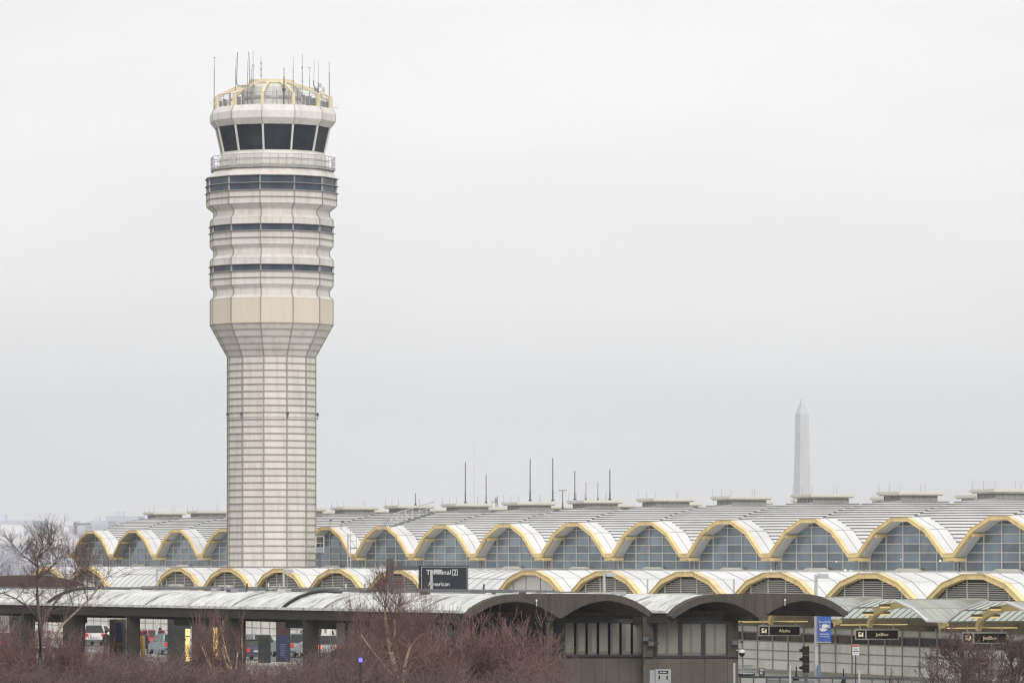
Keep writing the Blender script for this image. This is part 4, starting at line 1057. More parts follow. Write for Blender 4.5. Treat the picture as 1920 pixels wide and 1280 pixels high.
# luggage carts nested in a row, ticket machine
ct0 = None
for i in range(8):
    Yc = 268 - i * .25; p = at(1388 + 3.4 * i, 1246, Yc); z0 = fz(1266, Yc)
    if ct0 is None:
        t = thing('luggage_cart', '', 'luggage cart', (0, 0, 0)); h = p.z - z0
        m = MB()
        for y in (-.28, .28): m.tube([(0, y, .06), (-.05, y, h * .6), (-.02, y, h)], .022, 5)
        for z in (h, h * .7, h * .4, h * .2): m.tube([(-.03, -.28, z), (-.03, .28, z)], .018, 5)
        m.build('handle_frame', M['silver'], t); m = MB(); m.box((-.05, -.26, .1), (.75, .26, .15)); m.tube([(.75, -.2, .1), (.8, -.2, .4), (.8, .2, .4), (.75, .2, .1)], .018, 5); m.build('deck', M['silver'], t)
        for x, y in ((.05, -.25), (.05, .25), (.65, 0)):
            m = MB(); w_ = MB(); w_.lathe([(.05, -.02), (.07, -.015), (.07, .015), (.05, .02)], 10); m.add(w_, Matrix.Translation((x, y, .07)) @ Matrix.Rotation(math.pi / 2, 4, 'X')); m.build('wheel', M['tyre'], t)
        ct0 = t
    else: t = copy_tree(ct0)
    t.location = (p.x, Yc, z0); t.rotation_euler = (0, 0, math.radians(205)); tag(t, 'silver luggage cart nested in the row beside the pavilion corner', 'luggage cart', 'nested luggage carts')
pl = MB(); pl.box((fx(1384, 266), 264, G), (fx(1432, 266), 268.5, fz(1266.6, 268))); tag(pl.build('kerb_platform', M['kerb']), 'pale concrete kerb island carrying luggage carts and ticket machine', 'kerb')
p = at(1428.5, 1251.5, 266.5); q = at(1428.5, 1266.8, 266.5); t = thing('ticket_machine', 'grey and black kerbside machine right of the luggage carts', 'machine', (p.x, 266.5, q.z)); h = p.z - q.z
m = MB(); m.prism([(-.16, -.18, 0), (.16, -.18, 0), (.16, .18, 0), (-.16, .18, 0)], [(-.16, -.12, h), (.16, -.12, h), (.16, .18, h), (-.16, .18, h)]); m.build('body', M['frame'], t)
m = MB(); m.box((-.12, -.2, h * .25), (.02, -.165, h * .6)); m.box((-.12, -.175, h * .66), (.12, -.14, h * .92)); m.build('screen', M['grey'], t)
# electrical cabinet
Yc = 246.0; a, b = at(1229, 1254, Yc), at(1258, 1254, Yc); t = thing('utility_cabinet', 'grey twin utility cabinet with black label against the pavilion wall', 'cabinet', ((a.x + b.x) / 2, Yc, G)); w = b.x - a.x; h = a.z - G
m = MB(); m.box((-w / 2, 0, 0), (w / 2, .6, h)); m.build('body', M['grey'], t)
m = MB(); m.box((-w / 2 - .28, .1, 0), (-w / 2 - .01, .55, h - .05)); m.build('side_box', M['grey'], t)
m = MB(); m.box((-.25, -.012, h - .22), (.25, -.002, h - .07)); m.build('label', M['signk'], t)
m = MB(); m.box((-.18, -.017, h - .17), (-.06, -.013, h - .12)); m.box((-.03, -.017, h - .17), (.16, -.013, h - .12)); m.build('label_marks', M['lampm'], t)
for x in (-.2, .2): m = MB(); m.box((x - .03, -.04, h - .5), (x + .03, -.002, h - .32)); m.build('handle', M['signk'], t)
# planters and low things along the pavilion foot
for i, (px, lab) in enumerate(((1132, 'small dark stub at the foot of the pavilion wall, left one'), (1155, 'small dark stub at the foot of the pavilion wall, next to the downpipe'))):
    pass
# blue emergency lamp on its post
p = at(676, 1236.5, 194); t = thing('emergency_phone', 'slim post with a glowing blue-violet lamp among the bare shrubs', 'emergency lamp', (p.x, 194, G)); h = p.z - G
m = MB(); m.tube([(0, 0, 0), (0, 0, h - .12)], .05, 10); m.build('post', M['frame'], t); m = MB(); m.lathe([(.02, -.09), (.075, -.06), (.075, .06), (.03, .09)], 12, (0, 0, h)); m.build('lamp', M['bluelit'], t)
m = MB(); m.lathe([(.09, 0), (.09, .03)], 12, (0, 0, h - .12)); m.lathe([(.09, 0), (.07, .05)], 12, (0, 0, h + .09)); m.build('lamp_cage', M['frame'], t)
# shelters / kiosks with lit side panels
def shelter(px0, px1, yt, yb2, Y, label, lit0, lit1):
    a, b = at(px0, yt, Y), at(px1, yb2, Y); w = b.x - a.x; h = a.z - b.z
    t = thing('lit_kiosk', label, 'kiosk', ((a.x + b.x) / 2, Y, b.z), 0, 'dark kiosks with amber lit panels')
    m = MB()
    for x in (-w / 2, w / 2 - .1): m.box((x, -.05, 0), (x + .1, .05, h)); m.box((x, 1.2, 0), (x + .1, 1.3, h))
    m.box((-w / 2 - .05, -.1, h), (w / 2 + .05, 1.4, h + .22)); m.box((-w / 2, -.05, .02), (w / 2, 1.3, .3)); m.build('frame', M['shelter'], t)
    m = MB(); x1 = -w / 2 + w * lit0; m.poly([(-w / 2 + .1, 0, .31), (x1, 0, .31), (x1, 0, h), (-w / 2 + .1, 0, h)]); m.build('glass_wall', M['shglass'], t)
    m = MB(); xa, xb = -w / 2 + w * lit0 + .05, -w / 2 + w * lit1; m.box((xa, -.02, h * .12), (xb, .08, h * .78)); m.build('lit_panel', M['lit'], t)
    m = MB(); m.box((xa - .05, -.03, 0.31), (xb + .1, .1, h * .12 - .01)); m.box((xa - .05, -.03, h * .78 + .01), (xb + .1, .1, h)); m.box((xa, -.035, h * .62), (xb, -.021, h * .64)); m.build('panel_frame', M['shelter'], t)
shelter(314, 362, 1158, 1250, 318, 'dark glass kiosk with a bright amber panel right of the gap showing the red car', .68, .86)
shelter(364, 440, 1156, 1246, 326, 'dark kiosk with a narrow amber panel behind the thin bare tree', .46, .60)
shelter(18, 132, 1158, 1222, 345, 'dark kiosk with a dim amber panel behind the left birch trunk', .20, .29)
# poster column, dark sign, pole frame
p, q = at(521, 1160, 312), at(542, 1240, 312); t = thing('poster_column', 'tall blue and plum poster stand beside the concrete pillar', 'poster stand', ((p.x + q.x) / 2, 312, q.z)); w, h = q.x - p.x, p.z - q.z
m = MB(); m.box((-w / 2 - .12, 0, 0), (w / 2 + .08, .3, h)); m.build('case', M['shelter'], t)
m = MB(); m.box((-w / 2, -.015, .1), (w / 2, -.003, h * .62)); m.build('lower_poster', M['poster'], t); m = MB(); m.box((-w / 2, -.015, h * .62 + .01), (w / 2, -.003, h - .05)); m.build('upper_poster', M['posterp'], t)
m = MB()
for i in range(6): m.box((-w * .3, -.022, h * (.15 + .05 * i)), (w * (.1 + .05 * (i % 3)), -.016, h * (.165 + .05 * i)))
m.build('poster_lines', M['bluebox'], t)
p, q = at(580, 1175, 330), at(603, 1186.5, 330); t = thing('platform_sign', 'dark green overhead sign with pale words right of the concrete pillar', 'sign', ((p.x + q.x) / 2, 330, q.z)); w, h = q.x - p.x, p.z - q.z
m = MB(); m.box((-w / 2, 0, 0), (w / 2, .1, h)); m.build('board', M['shelter'], t); m = MB(); m.box((-w * .42, -.012, h * .3), (-w * .1, -.003, h * .42)); m.build('words', M['lampm'], t)
m = MB(); m.box((w * .28, .02, -3.0), (w * .42, .12, 0)); m.build('post', M['frame'], t)
p, q = at(605, 1174, 331), at(614, 1188, 331); t = thing('wall_notice', 'white notice with a tan picture behind the dark green overhead sign', 'notice', ((p.x + q.x) / 2, 331, q.z)); w, h = q.x - p.x, p.z - q.z
m = MB(); m.box((-w / 2 - .1, 0, -.1), (w / 2 + .3, .05, h)); m.build('board', M['signw'], t); m = MB(); m.box((-w / 2 + .1, -.012, h * .1), (w / 2 - .05, -.003, h * .8)); m.build('picture', M['cpl'], t); m = MB(); m.tube([(0, .1, h), (0, .1, h + .8)], .04, 6); m.build('hanger', M['frame'], t)
p, q = at(484, 1191, 320), at(507, 1242, 320); t = thing('fare_machine', 'dark square vending machine left of the poster stand', 'machine', ((p.x + q.x) / 2, 320, q.z)); w, h = q.x - p.x, p.z - q.z
m = MB(); m.box((-w / 2, 0, 0), (w / 2, .6, h)); m.build('body', M['shelter'], t); m = MB(); m.box((-w * .4, -.03, h * .12), (w * .4, -.002, h * .9)); m.build('front_panel', M['shglass'], t)
p, q = at(205, 1160, 300), at(236, 1246, 300); t = thing('information_panel', 'olive-grey information panel with blue picture by the left gap', 'notice board', ((p.x + q.x) / 2, 300, q.z)); w, h = q.x - p.x, p.z - q.z
m = MB(); m.box((-w / 2, 0, 0), (w / 2, .25, h)); m.build('case', mat('olive_grey', (.10, .085, .06), .7), t); m = MB(); m.box((-w * .1, -.012, h * .5), (w * .3, -.003, h * .92)); m.build('picture', M['poster'], t); m = MB()
for i in range(5): m.box((-w * .2, -.012, h * (.2 + i * .05)), (w * .35, -.003, h * (.22 + i * .05)))
m.build('text_lines', M['frame'], t)
p, q = at(268, 1191, 300), at(268, 1250, 300); t = thing('mustard_bollard', 'mustard yellow bollard in front of the red car', 'bollard', (p.x, 300, q.z)); h = p.z - q.z
m = MB(); m.lathe([(.16, 0), (.14, h * .4), (.14, h - .1), (.08, h)], 12); m.build('body', M['gold'], t); m = MB(); m.lathe([(.2, 0), (.2, .06)], 12); m.build('base', M['frame'], t)
p = at(240, 1186, 372); t = thing('striped_bollard', 'short grey and orange bollard beside the silver hatchback', 'bollard', (p.x, 372, G)); h = p.z - G
m = MB(); m.lathe([(.12, 0), (.12, h), (.05, h + .05)], 10); m.build('body', M['lampm'], t); m = MB(); m.lathe([(.125, h * .6), (.125, h * .75)], 10, cap=False); m.build('band', M['orange'], t)
# X-braced crowd barrier by the room corner
p, q = at(600, 1232, 300), at(620, 1266, 300); t = thing('barrier', 'black cross-braced barrier beside the pavilion room corner', 'barrier', ((p.x + q.x) / 2, 300, q.z)); w, h = q.x - p.x, p.z - q.z
m = MB(); m.bar((-w / 2, 0, 0), (-w / 2, 0, h), .06); m.bar((w / 2, 0, 0), (w / 2, 0, h), .06); m.bar((-w / 2, 0, h), (w / 2, 0, h), .06); m.build('frame', M['frame'], t); m = MB(); m.bar((-w / 2, .0, 0), (w / 2, .0, h), .05); m.bar((w / 2, .03, 0), (-w / 2, .03, h), .05); m.build('brace', M['frame'], t)
# low walls/kerb lines seen between the shrubs
for xa, ya, xb, yb3, Ya in ((268, 1262, 372, 1272, 292), (-20, 1246, 60, 1250, 316), (500, 1271, 640, 1276, 284), (225, 1226, 520, 1236, 340)):
    p, q = at(xa, ya, Ya), at(xb, yb3, Ya - (xb - xa) * .05); p.z = q.z = G; m = MB(); m.bar(p, q, .4, .32); o = m.build('kerb', M['kerb']); o['kind'] = 'structure'

# ================================================================== roof masts and access gear on the terminal
def mast(px, yt, yb2, Y, r, label, m='antd', head=None):
    r *= .75
    p, q = at(px, yt, Y), at(px, yb2, Y); t = thing('roof_mast', label, 'antenna', (q.x, Y, q.z), 0, 'antenna masts on the terminal roof'); h = p.z - q.z
    b = MB(); b.tube([(0, 0, 0), (0, 0, h * .25), (0, 0, h * .26), (0, 0, h)], [r * 1.3, r * 1.3, r, r * .8], 6); b.build('mast', M[m], t)
    b = MB(); b.lathe([(r * 3, 0), (r * 3, .08), (r * 1.5, .12)], 8); b.build('foot', M[m], t)
    if head: b = MB(); b.bar((-.3, 0, h), (.3, 0, h), .05); b.bar((0, -.2, h - .1), (0, .2, h - .1), .04); b.build('crossbar', M[m], t)
for a in ((779, 924, 947, 377, .045, 'short dark mast over the roof left of the tall pair'), (872.5, 866, 943, 365, .05, 'dark mast left of the very thin tall pale mast'),
          (889, 827, 942, 366, .02, 'very thin pale mast, tallest on the roof', 'lampm'), (911.5, 889, 943, 362, .045, 'dark mast right of the very thin tall pale mast'),
          (994, 860, 939, 352, .055, 'tall dark mast, left one of a matching pair over the middle roof'), (1036.5, 858, 939, 351, .055, 'tall dark mast, right one of a matching pair over the middle roof'),
          (1055, 919, 953, 350, .05, 'short mast with crossbar right of the matching tall pair', 'antd', 1), (1077.8, 882, 937, 341, .05, 'dark mast at the left end of a four-mast row'),
          (1098.7, 903, 937, 341, .03, 'short slim mast, second in the four-mast row'), (1121, 902, 937, 341, .03, 'short slim mast, third in the four-mast row'), (1143.5, 880, 937, 341, .055, 'thick dark mast at the right end of the four-mast row')):
    mast(*a)
p = at(930, 950, 352); t = thing('roof_equipment', 'dark antenna cluster with box between two roof lanterns', 'antenna', (p.x, 352, fz(950, 352))); m = MB(); m.bar((0, 0, 0), (0, 0, .75), .06); m.bar((.12, 0, 0), (.12, 0, .82), .04); m.build('stand', M['antd'], t); m = MB(); m.box((-.1, -.12, .3), (.14, .12, .62)); m.build('box', M['ant'], t); m = MB(); m.bar((-.3, 0, .35), (-.1, 0, .35), .03); m.bar((-.3, 0, .2), (-.3, 0, .5), .03); m.build('side_aerial', M['antd'], t)
# ladder cage on the facade right of the tower
def ladder(px0, px1, yt, yb2, Y, label, cage):
    p, q = at(px0, yt, Y), at(px1, yb2, Y); t = thing('access_ladder', label, 'ladder', (p.x, Y, q.z)); w, h = q.x - p.x, p.z - q.z
    m = MB()
    for x in (0, w): m.bar((x, 0, 0), (x, 0, h), .05)
    m.build('rail', M['lampm'], t); m = MB(); n_ = int(h / .3)
    for i in range(n_): m.bar((0, 0, .15 + i * .3), (w, 0, .15 + i * .3), .03)
    m.build('rung', M['lampm'], t)
    m = MB()
    for f_ in (.05, .3, .5, .95): m.tube([(w * f_, -.02 - .5 * math.sin(math.pi * f_), h * cage), (w * f_, -.02 - .5 * math.sin(math.pi * f_), h)], .02, 4)
    for i in range(4):
        z = h * (cage + (1 - cage) * i / 3); m.tube([(w * s_ / 6, -.02 - .5 * math.sin(math.pi * s_ / 6), z) for s_ in range(7)], .02, 4)
    m.build('cage', M['lampm'], t)
    return t, w, h
t, w, h = ladder(651.5, 657.5, 1001, 1066, 399, 'tall pale caged ladder up the facade right of the control tower', .45)
m = MB(); m.box((w, -.3, h * .58), (w + .55, .3, h * .62)); m.bar((w + .5, -.28, h * .62), (w + .5, -.28, h), .04); m.bar((w, -.28, h), (w + .5, -.28, h), .04); m.bar((w, -.28, h * .8), (w + .5, -.28, h * .8), .03); m.build('platform', M['ant'], t)
p, q = at(592, 1005, 404), at(607, 1036, 404); t = thing('cradle', 'pale grey window-cleaning cradle beside the right edge of the control tower', 'cradle', (p.x, 404, q.z)); w, h = q.x - p.x, p.z - q.z
m = MB()
for x in (0, w):
    for y in (0, .6): m.bar((x, y, 0), (x, y, h), .05)
for z in (h, h * .6, h * .3):
    for y in (0, .6): m.bar((0, y, z), (w, y, z), .04)
m.build('frame', M['lampm'], t); m = MB(); m.box((.03, .05, h * .02), (w - .03, .55, h * .3)); m.build('basket', M['ant'], t); m = MB(); m.box((w * .35, .2, -1.4), (w * .6, .5, -.02)); m.build('leg', M['slate'], t)
p = at(733, 985, 386); t = thing('roof_stair', 'pale handrailed access stair lying up the terminal roof', 'stair', tuple(p)); m = MB()
e = at(814, 957.5, 384) - p
for y in (0, .8): m.bar((0, y, .9), (e.x, e.y + y, e.z + .75), .05); m.bar((0, y, .45), (e.x, e.y + y, e.z + .35), .035)
for i in range(7):
    f_ = i / 6
    for y in (0, .8): m.bar((e.x * f_, y + e.y * f_, e.z * f_ - .1), (e.x * f_, y + e.y * f_, e.z * f_ + .9), .04)
m.build('handrail', M['lampm'], t); m = MB(); m.bar((0, .4, -.08), (e.x, e.y + .4, e.z - .1), .7, .06); m.build('tread', M['ant'], t)
m = MB()
for i in range(6): m.tube([(-.75 + i * .14, 0, -.3), (-.62 + i * .16, 0, .55)], .02, 4)
m.tube([(-.8, 0, -.3), (.1, 0, .9)], .03, 4); m.build('foot_frame', M['rail'], t)
for px, yt, yb2, Y, lab in ((619, 975, 988, 392, 'small dark camera post on the roof edge beside the control tower'), (641, 977, 990, 391, 'small dark post on the roof edge left of the caged ladder')):
    p, q = at(px, yt, Y), at(px, yb2, Y); t = thing('camera_post', lab, 'camera', (q.x, Y, q.z)); h = p.z - q.z; m = MB(); m.bar((0, 0, -.1), (0, 0, h), .05); m.build('post', M['ant'], t); m = MB(); m.cbox((.06, -.05, h), (.2, .25, .16)); m.build('head', M['antd'], t)
# ================================================================== vehicles
def bevel(o, w, seg=2):
    bm = bmesh.new(); bm.from_mesh(o.data); bmesh.ops.remove_doubles(bm, verts=bm.verts, dist=1e-5)
    bmesh.ops.bevel(bm, geom=bm.edges[:], offset=w, segments=seg, affect='EDGES', clamp_overlap=True); bmesh.ops.recalc_face_normals(bm, faces=bm.faces)
    bm.to_mesh(o.data); bm.free()
SHAPES = dict(
    suv=dict(W=1.86, low=[(-2.3, .35), (2.25, .35), (2.3, .75), (2.2, .98), (1.05, 1.08), (-2.28, 1.08), (-2.33, .7)], cab=[(-2.25, 1.08), (.95, 1.08), (.25, 1.68), (-2.0, 1.68)], H=1.68),
    sedan=dict(W=1.78, low=[(-2.25, .3), (2.2, .3), (2.25, .6), (2.1, .8), (.95, .92), (-2.2, .95), (-2.28, .65)], cab=[(-1.75, .93), (.95, .92), (.2, 1.42), (-1.05, 1.42)], H=1.42),
    hatch=dict(W=1.75, low=[(-1.95, .3), (1.95, .3), (2.0, .6), (1.85, .82), (.85, .95), (-1.95, .98), (-2.0, .6)], cab=[(-1.93, .97), (.85, .95), (.1, 1.5), (-1.55, 1.5)], H=1.5),
    van=dict(W=1.95, low=[(-2.5, .35), (2.45, .35), (2.5, .8), (2.3, 1.05), (1.6, 1.15), (-2.5, 1.15), (-2.52, .7)], cab=[(-2.48, 1.15), (1.5, 1.15), (.8, 1.9), (-2.4, 1.9)], H=1.9))
def car(kind, pt, px, Y, label, brake=False, rz=None):
    S = SHAPES[kind]; W = S['W']; t = thing('parked_car', label, 'car', (fx(px, Y), Y, G + .012), math.atan2(uL.y, uL.x) if rz is None else rz, 'cars along the terminal kerb')
    m = MB(); m.prism([(x, -W / 2, z) for x, z in S['low']], [(x, W / 2, z) for x, z in S['low']]); bevel(m.build('body', PAINT[pt], t), .07)
    c = S['cab']; y0, y1 = W / 2 - .06, W / 2 - .22
    ys = [y0, y0, y1, y1]; m = MB(); m.prism([(x, -y, z) for (x, z), y in zip(c, ys)], [(x, y, z) for (x, z), y in zip(c, ys)]); m.build('window_band', M['cglass'], t)
    m = MB(); (xa, za), (xb, zb) = c[3], c[2]; m.box((xa - .04, -y1 - .02, za), (xb + .04, y1 + .02, za + .06)); o = m.build('roof', PAINT[pt], t); bevel(o, .025)
    m = MB()
    for s in (-1, 1):
        m.bar((c[0][0], s * (y0 - .01), c[0][1]), (c[3][0], s * (y1 - .01), c[3][1]), .1, .12); m.bar((c[1][0], s * y0, c[1][1]), (c[2][0], s * y1, c[2][1]), .06, .07)
        for f_ in (.36, .68):
            xb_ = c[0][0] + (c[1][0] - c[0][0]) * f_; xt = c[3][0] + (c[2][0] - c[3][0]) * f_; m.bar((xb_, s * y0, c[0][1]), (xt, s * y1, c[3][1]), .06, .07)
    m.build('pillar', PAINT[pt], t)
    for x in (-1.35, 1.4):
        for s in (-1, 1):
            w0 = MB(); w0.lathe([(.2, -.1), (.31, -.09), (.33, -.05), (.33, .05), (.31, .09), (.2, .1)], 16); w = MB(); w.add(w0, Matrix.Translation((x, s * (W / 2 - .1), .33)) @ Matrix.Rotation(math.pi / 2, 4, 'X'))
            o = w.build('wheel', M['tyre'], t); w0 = MB(); w0.lathe([(.02, -.11), (.19, -.105), (.2, -.09), (.2, .09), (.19, .105), (.02, .11)], 12); w = MB(); w.add(w0, Matrix.Translation((x, s * (W / 2 - .1), .33)) @ Matrix.Rotation(math.pi / 2, 4, 'X')); w.build('rim', M['rim'], o)
    xr = min(x for x, z in S['low']); zl = c[0][1]
    for s in (-1, 1):
        m = MB(); m.box((xr - .03, s * (W / 2 - .24) - .13, zl - .32), (xr + .12, s * (W / 2 - .24) + .13, zl - .06)); m.build('tail_lamp', M['brake'] if brake else M['tail'], t)
        m = MB(); m.box((S['low'][2][0] - .2, s * (W / 2 - .3) - .18, .62), (S['low'][2][0] - .02, s * (W / 2 - .3) + .18, .76)); m.build('headlight', M['chead'], t)
        m = MB(); m.box((c[1][0] - .25, s * (W / 2 + .06) - .08, c[1][1] + .0), (c[1][0] - .1, s * (W / 2 + .06) + .08, c[1][1] + .14)); m.build('mirror', PAINT[pt], t)
    m = MB(); m.box((xr - .05, -.26, .6), (xr - .03, .26, .72)); m.build('number_plate', M['plate'], t)
    m = MB(); m.box((xr - .06, -W / 2 + .1, .36), (xr + .1, W / 2 - .1, .5)); m.build('bumper', M['slate'], t)
    return t
car('suv', 'silver', 596, 346, 'silver sport utility car with glowing brake lamp right of the concrete pillar', True)
car('van', 'white', 589, 358, 'white van behind the silver car with the glowing brake lamp')
car('sedan', 'navy', 463, 342, 'dark navy saloon with dim red tail lamp left of the dark vending machine')
car('hatch', 'silver', 480, 360, 'silver hatchback behind the dark vending machine')
car('suv', 'teal', 545, 352, 'grey-green car between the poster stand and the concrete pillar')
car('sedan', 'red', 284, 384, 'red and pale saloon behind the mustard bollard')
car('hatch', 'silver', 239, 386, 'small silver hatchback right of the olive information panel')
car('hatch', 'teal', 312, 362, 'grey-green hatchback left of the kiosk with the bright amber panel')
car('suv', 'white', 163, 398, 'white sport utility car with rear toward us left of the person in black')
car('sedan', 'white', 181, 410, 'white saloon partly hidden by the person in black')
car('sedan', 'navy', 4, 372, 'dark blue saloon at the left edge under the pavilion roof')

# ================================================================== people
def person(px, Y, h, rz, coat, label, arm=0.0, bag=False):
    t = thing('person', label, 'person', (fx(px, Y), Y, G + .15), rz)
    s = h / 1.75
    pts = {'p': (0, 0, .95, .13), 'w': (0, 0, 1.1, .125), 'c': (0, .01, 1.32, .15), 'n': (0, 0, 1.47, .06), 'h0': (0, .01, 1.55, .075), 'h1': (0, .02, 1.64, .095), 'h2': (0, .01, 1.73, .06)}
    E = [('p', 'w'), ('w', 'c'), ('c', 'n'), ('n', 'h0'), ('h0', 'h1'), ('h1', 'h2')]
    for q, sx in (('l', -1), ('r', 1)):
        st = .10 * sx
        pts.update({q + 's': (.17 * sx, 0, 1.40, .065), q + 'e': (.23 * sx, .0 - .04, 1.12, .05), q + 'k': (.22 * sx, .10 + arm, .90 + arm, .038), q + 'm': (.215 * sx, .13 + arm, .82 + arm, .03),
                    q + 'hp': (.09 * sx, 0, .90, .095), q + 'kn': (.10 * sx, .03 + st * .6, .50, .06), q + 'an': (.10 * sx, -.02 + st, .09, .042), q + 'to': (.11 * sx, .12 + st, .03, .04)})
        E += [('c', q + 's'), (q + 's', q + 'e'), (q + 'e', q + 'k'), (q + 'k', q + 'm'), ('p', q + 'hp'), (q + 'hp', q + 'kn'), (q + 'kn', q + 'an'), (q + 'an', q + 'to')]
    K = list(pts); me = bpy.data.meshes.new('body'); me.from_pydata([tuple(c * s for c in pts[k][:3]) for k in K], [(K.index(a), K.index(b)) for a, b in E], [])
    o = bpy.data.objects.new('body', me); C.objects.link(o); md = o.modifiers.new('skin', 'SKIN'); sub = o.modifiers.new('sub', 'SUBSURF'); sub.levels = 2; sub.render_levels = 2
    for i, k in enumerate(K): me.skin_vertices[0].data[i].radius = (pts[k][3] * s, pts[k][3] * s * (.75 if k in 'pwc' else 1)); me.skin_vertices[0].data[i].use_root = (k == 'p')
    bpy.context.view_layer.update(); m2 = bpy.data.meshes.new_from_object(o.evaluated_get(bpy.context.evaluated_depsgraph_get())); bpy.data.objects.remove(o)
    m2.materials.clear(); m2.materials.append(coat); m2.materials.append(M['skin'])
    for p in m2.polygons:
        if p.center.z > 1.52 * s or (p.center.z < (.86 + arm) * s and abs(p.center.x) > .17 * s and p.center.z > .7 * s): p.material_index = 1
        p.use_smooth = True
    link('body', m2, t)
    m = MB(); m.lathe([(.02, 1.60), (.115, 1.58), (.122, 1.66), (.10, 1.74), (.05, 1.785), (.01, 1.79)], 12, (0, -.015, 0)); 
    for i, p in enumerate(m.v): m.v[i] = p * s
    m.build('hair', M['hair'], t, smooth=True)
    m = MB(); m.lathe([(.20, .62), (.20, .8), (.185, 1.05), (.195, 1.25), (.17, 1.40), (.08, 1.50)], 14, (0, 0, 0), cap=False)
    for i, p in enumerate(m.v): m.v[i] = V((p.x * s * 1.05, p.y * s * .82, p.z * s))
    m.build('coat', coat, t, smooth=True)
    f_ = MB()
    for x in (-.035, .035): f_.cbox((x * s, .112 * s, 1.645 * s), (.02, .012, .012))
    f_.build('eye', M['hair'], t); f_ = MB(); f_.prism([(-.014, .10, 1.60), (.014, .10, 1.60), (0, .10, 1.64)], [(-.01, .13, 1.605), (.01, .13, 1.605), (0, .115, 1.64)]); f_.build('nose', M['skin'], t)
    return t
person(199, 352, 1.82, math.radians(15), M['coatd'], 'person in a black coat standing left of the olive information panel', .05)
person(273, 350, 1.78, math.radians(-40), M['coatn'], 'person in a navy hooded coat behind the mustard bollard')
person(300, 372, 1.7, math.radians(60), M['coatd'], 'person in dark clothes beside the grey-green hatchback', .08)

# ================================================================== bare trees and shrubs
RMIN = .0042
def grow(mbt, mbc, p, d, L, r, lev, maxlev, rr, nchild, spread, up=.15, taper=.62, wig=.25, lr=.68, side=True):
    """one limb: a bent chain; limbs up to level 1 go to the trunk mesh, finer ones to the crown mesh"""
    n = 4 if lev == 0 else (3 if lev < maxlev else 2)
    pts = [p]; dd = d.normalized(); joints = []
    for i in range(n):
        dd = (dd + V((rr.uniform(-1, 1), rr.uniform(-1, 1), rr.uniform(-.6, .8))) * wig + ZUP * up * .5).normalized()
        pts.append(pts[-1] + dd * (L / n)); joints.append(dd.copy())
    r1 = r * taper
    if lev <= 1 and mbt is not None: mbt.tube(pts, [r + (r1 - r) * i / n for i in range(n + 1)], 7 if lev == 0 else 5)
    else:
        for i in range(n): twigs(mbc, pts[i], pts[i + 1], r + (r1 - r) * i / n, r + (r1 - r) * (i + 1) / n)
    if lev >= maxlev: return
    k = nchild[lev]
    for q in range(k):
        f = 1.0 if q == 0 else rr.uniform(.25, 1.0)
        i = min(int(f * n), n - 1); s = pts[i].lerp(pts[i + 1], f * n - i) if f < 1 else pts[-1]
        a = joints[i]; b = a.cross(V((rr.uniform(-1, 1), rr.uniform(-1, 1), rr.uniform(-1, 1))))
        if b.length < 1e-3: b = V((1, 0, 0))
        sp = spread * (rr.uniform(.15, .4) if q == 0 else rr.uniform(.6, 1.15))
        nd = (a + b.normalized() * math.tan(min(sp, 1.3)) + ZUP * up).normalized()
        fr = .86 if q == 0 else rr.uniform(.7, 1.0)
        grow(mbt, mbc, s, nd, L * lr * fr, max(r1 * (.85 if q == 0 else .62), RMIN), lev + 1, maxlev, rr, nchild, spread, up, taper, wig, lr)
def tree_mesh(seed, H, r, nchild, spread, lean=(0, 0), barkm='bark', twigm='twig', up=.15, stems=1, wig=.22, lr=.68, first=.34):
    rr = random.Random(seed); t_, c_ = MB(), MB()
    for s in range(stems):
        a = rr.uniform(0, 6.28); o = V((math.cos(a), math.sin(a), 0)) * (.0 if stems == 1 else rr.uniform(.05, .3)); l = (V((lean[0], lean[1], 0)) if s == 0 else V((math.cos(a), math.sin(a), 0)) * rr.uniform(.1, .5))
        grow(t_, c_, o, ZUP + l, H * first * rr.uniform(.9, 1.1), r * (1 if s == 0 else .75), 0, len(nchild), rr, nchild, spread, up, .7, wig, lr)
    zmax = max(p.z for p in c_.v); k = H / zmax
    for mb in (t_, c_):
        for p in mb.v: p *= k
    return t_.mesh('trunk', M[barkm], True), c_.mesh('crown', M[twigm])
def shrub_mesh(seed, W, H, stems, nchild, twigm):
    rr = random.Random(seed); t_, c_ = MB(), MB()
    for s in range(stems):
        a = rr.uniform(0, 6.283); q = math.sqrt(rr.random()); o = V((math.cos(a), math.sin(a), 0)) * q * W * .28
        d = ZUP + V((math.cos(a), math.sin(a), 0)) * q * .55 + V((rr.uniform(-.2, .2), rr.uniform(-.2, .2), 0))
        grow(t_, c_, o, d, H * .42 * rr.uniform(.65, 1.1), rr.uniform(.018, .04), 0, len(nchild), rr, nchild, .85, .14, .7, .26, .68)
    zmax = sorted(p.z for p in c_.v)[int(len(c_.v) * .995)]; k = H / zmax; kx = W / (2 * sorted(abs(p.x) for p in c_.v)[int(len(c_.v) * .98)])
    for mb in (t_, c_):
        for p in mb.v: p.x *= kx; p.y *= kx; p.z *= k
    return t_.mesh('stem', M['bark']), c_.mesh('twigs', M[twigm])
def place(meshes, names, name, label, cat, px, Y, s=(1, 1, 1), rz=0, group=None):
    t = thing(name, label, cat, (fx(px, Y), Y, G), rz, group); t.scale = s
    for n_, me in zip(names, meshes): link(n_, me, t)
    return t
TN = ('trunk', 'crown'); SN = ('stem', 'twigs')
def hgt(py, Y): return fz(py, Y) - G
rr = random.Random(15); t_, c_ = MB(), MB(); Yb = 205; base = at(74, 1290, Yb); base.z = G
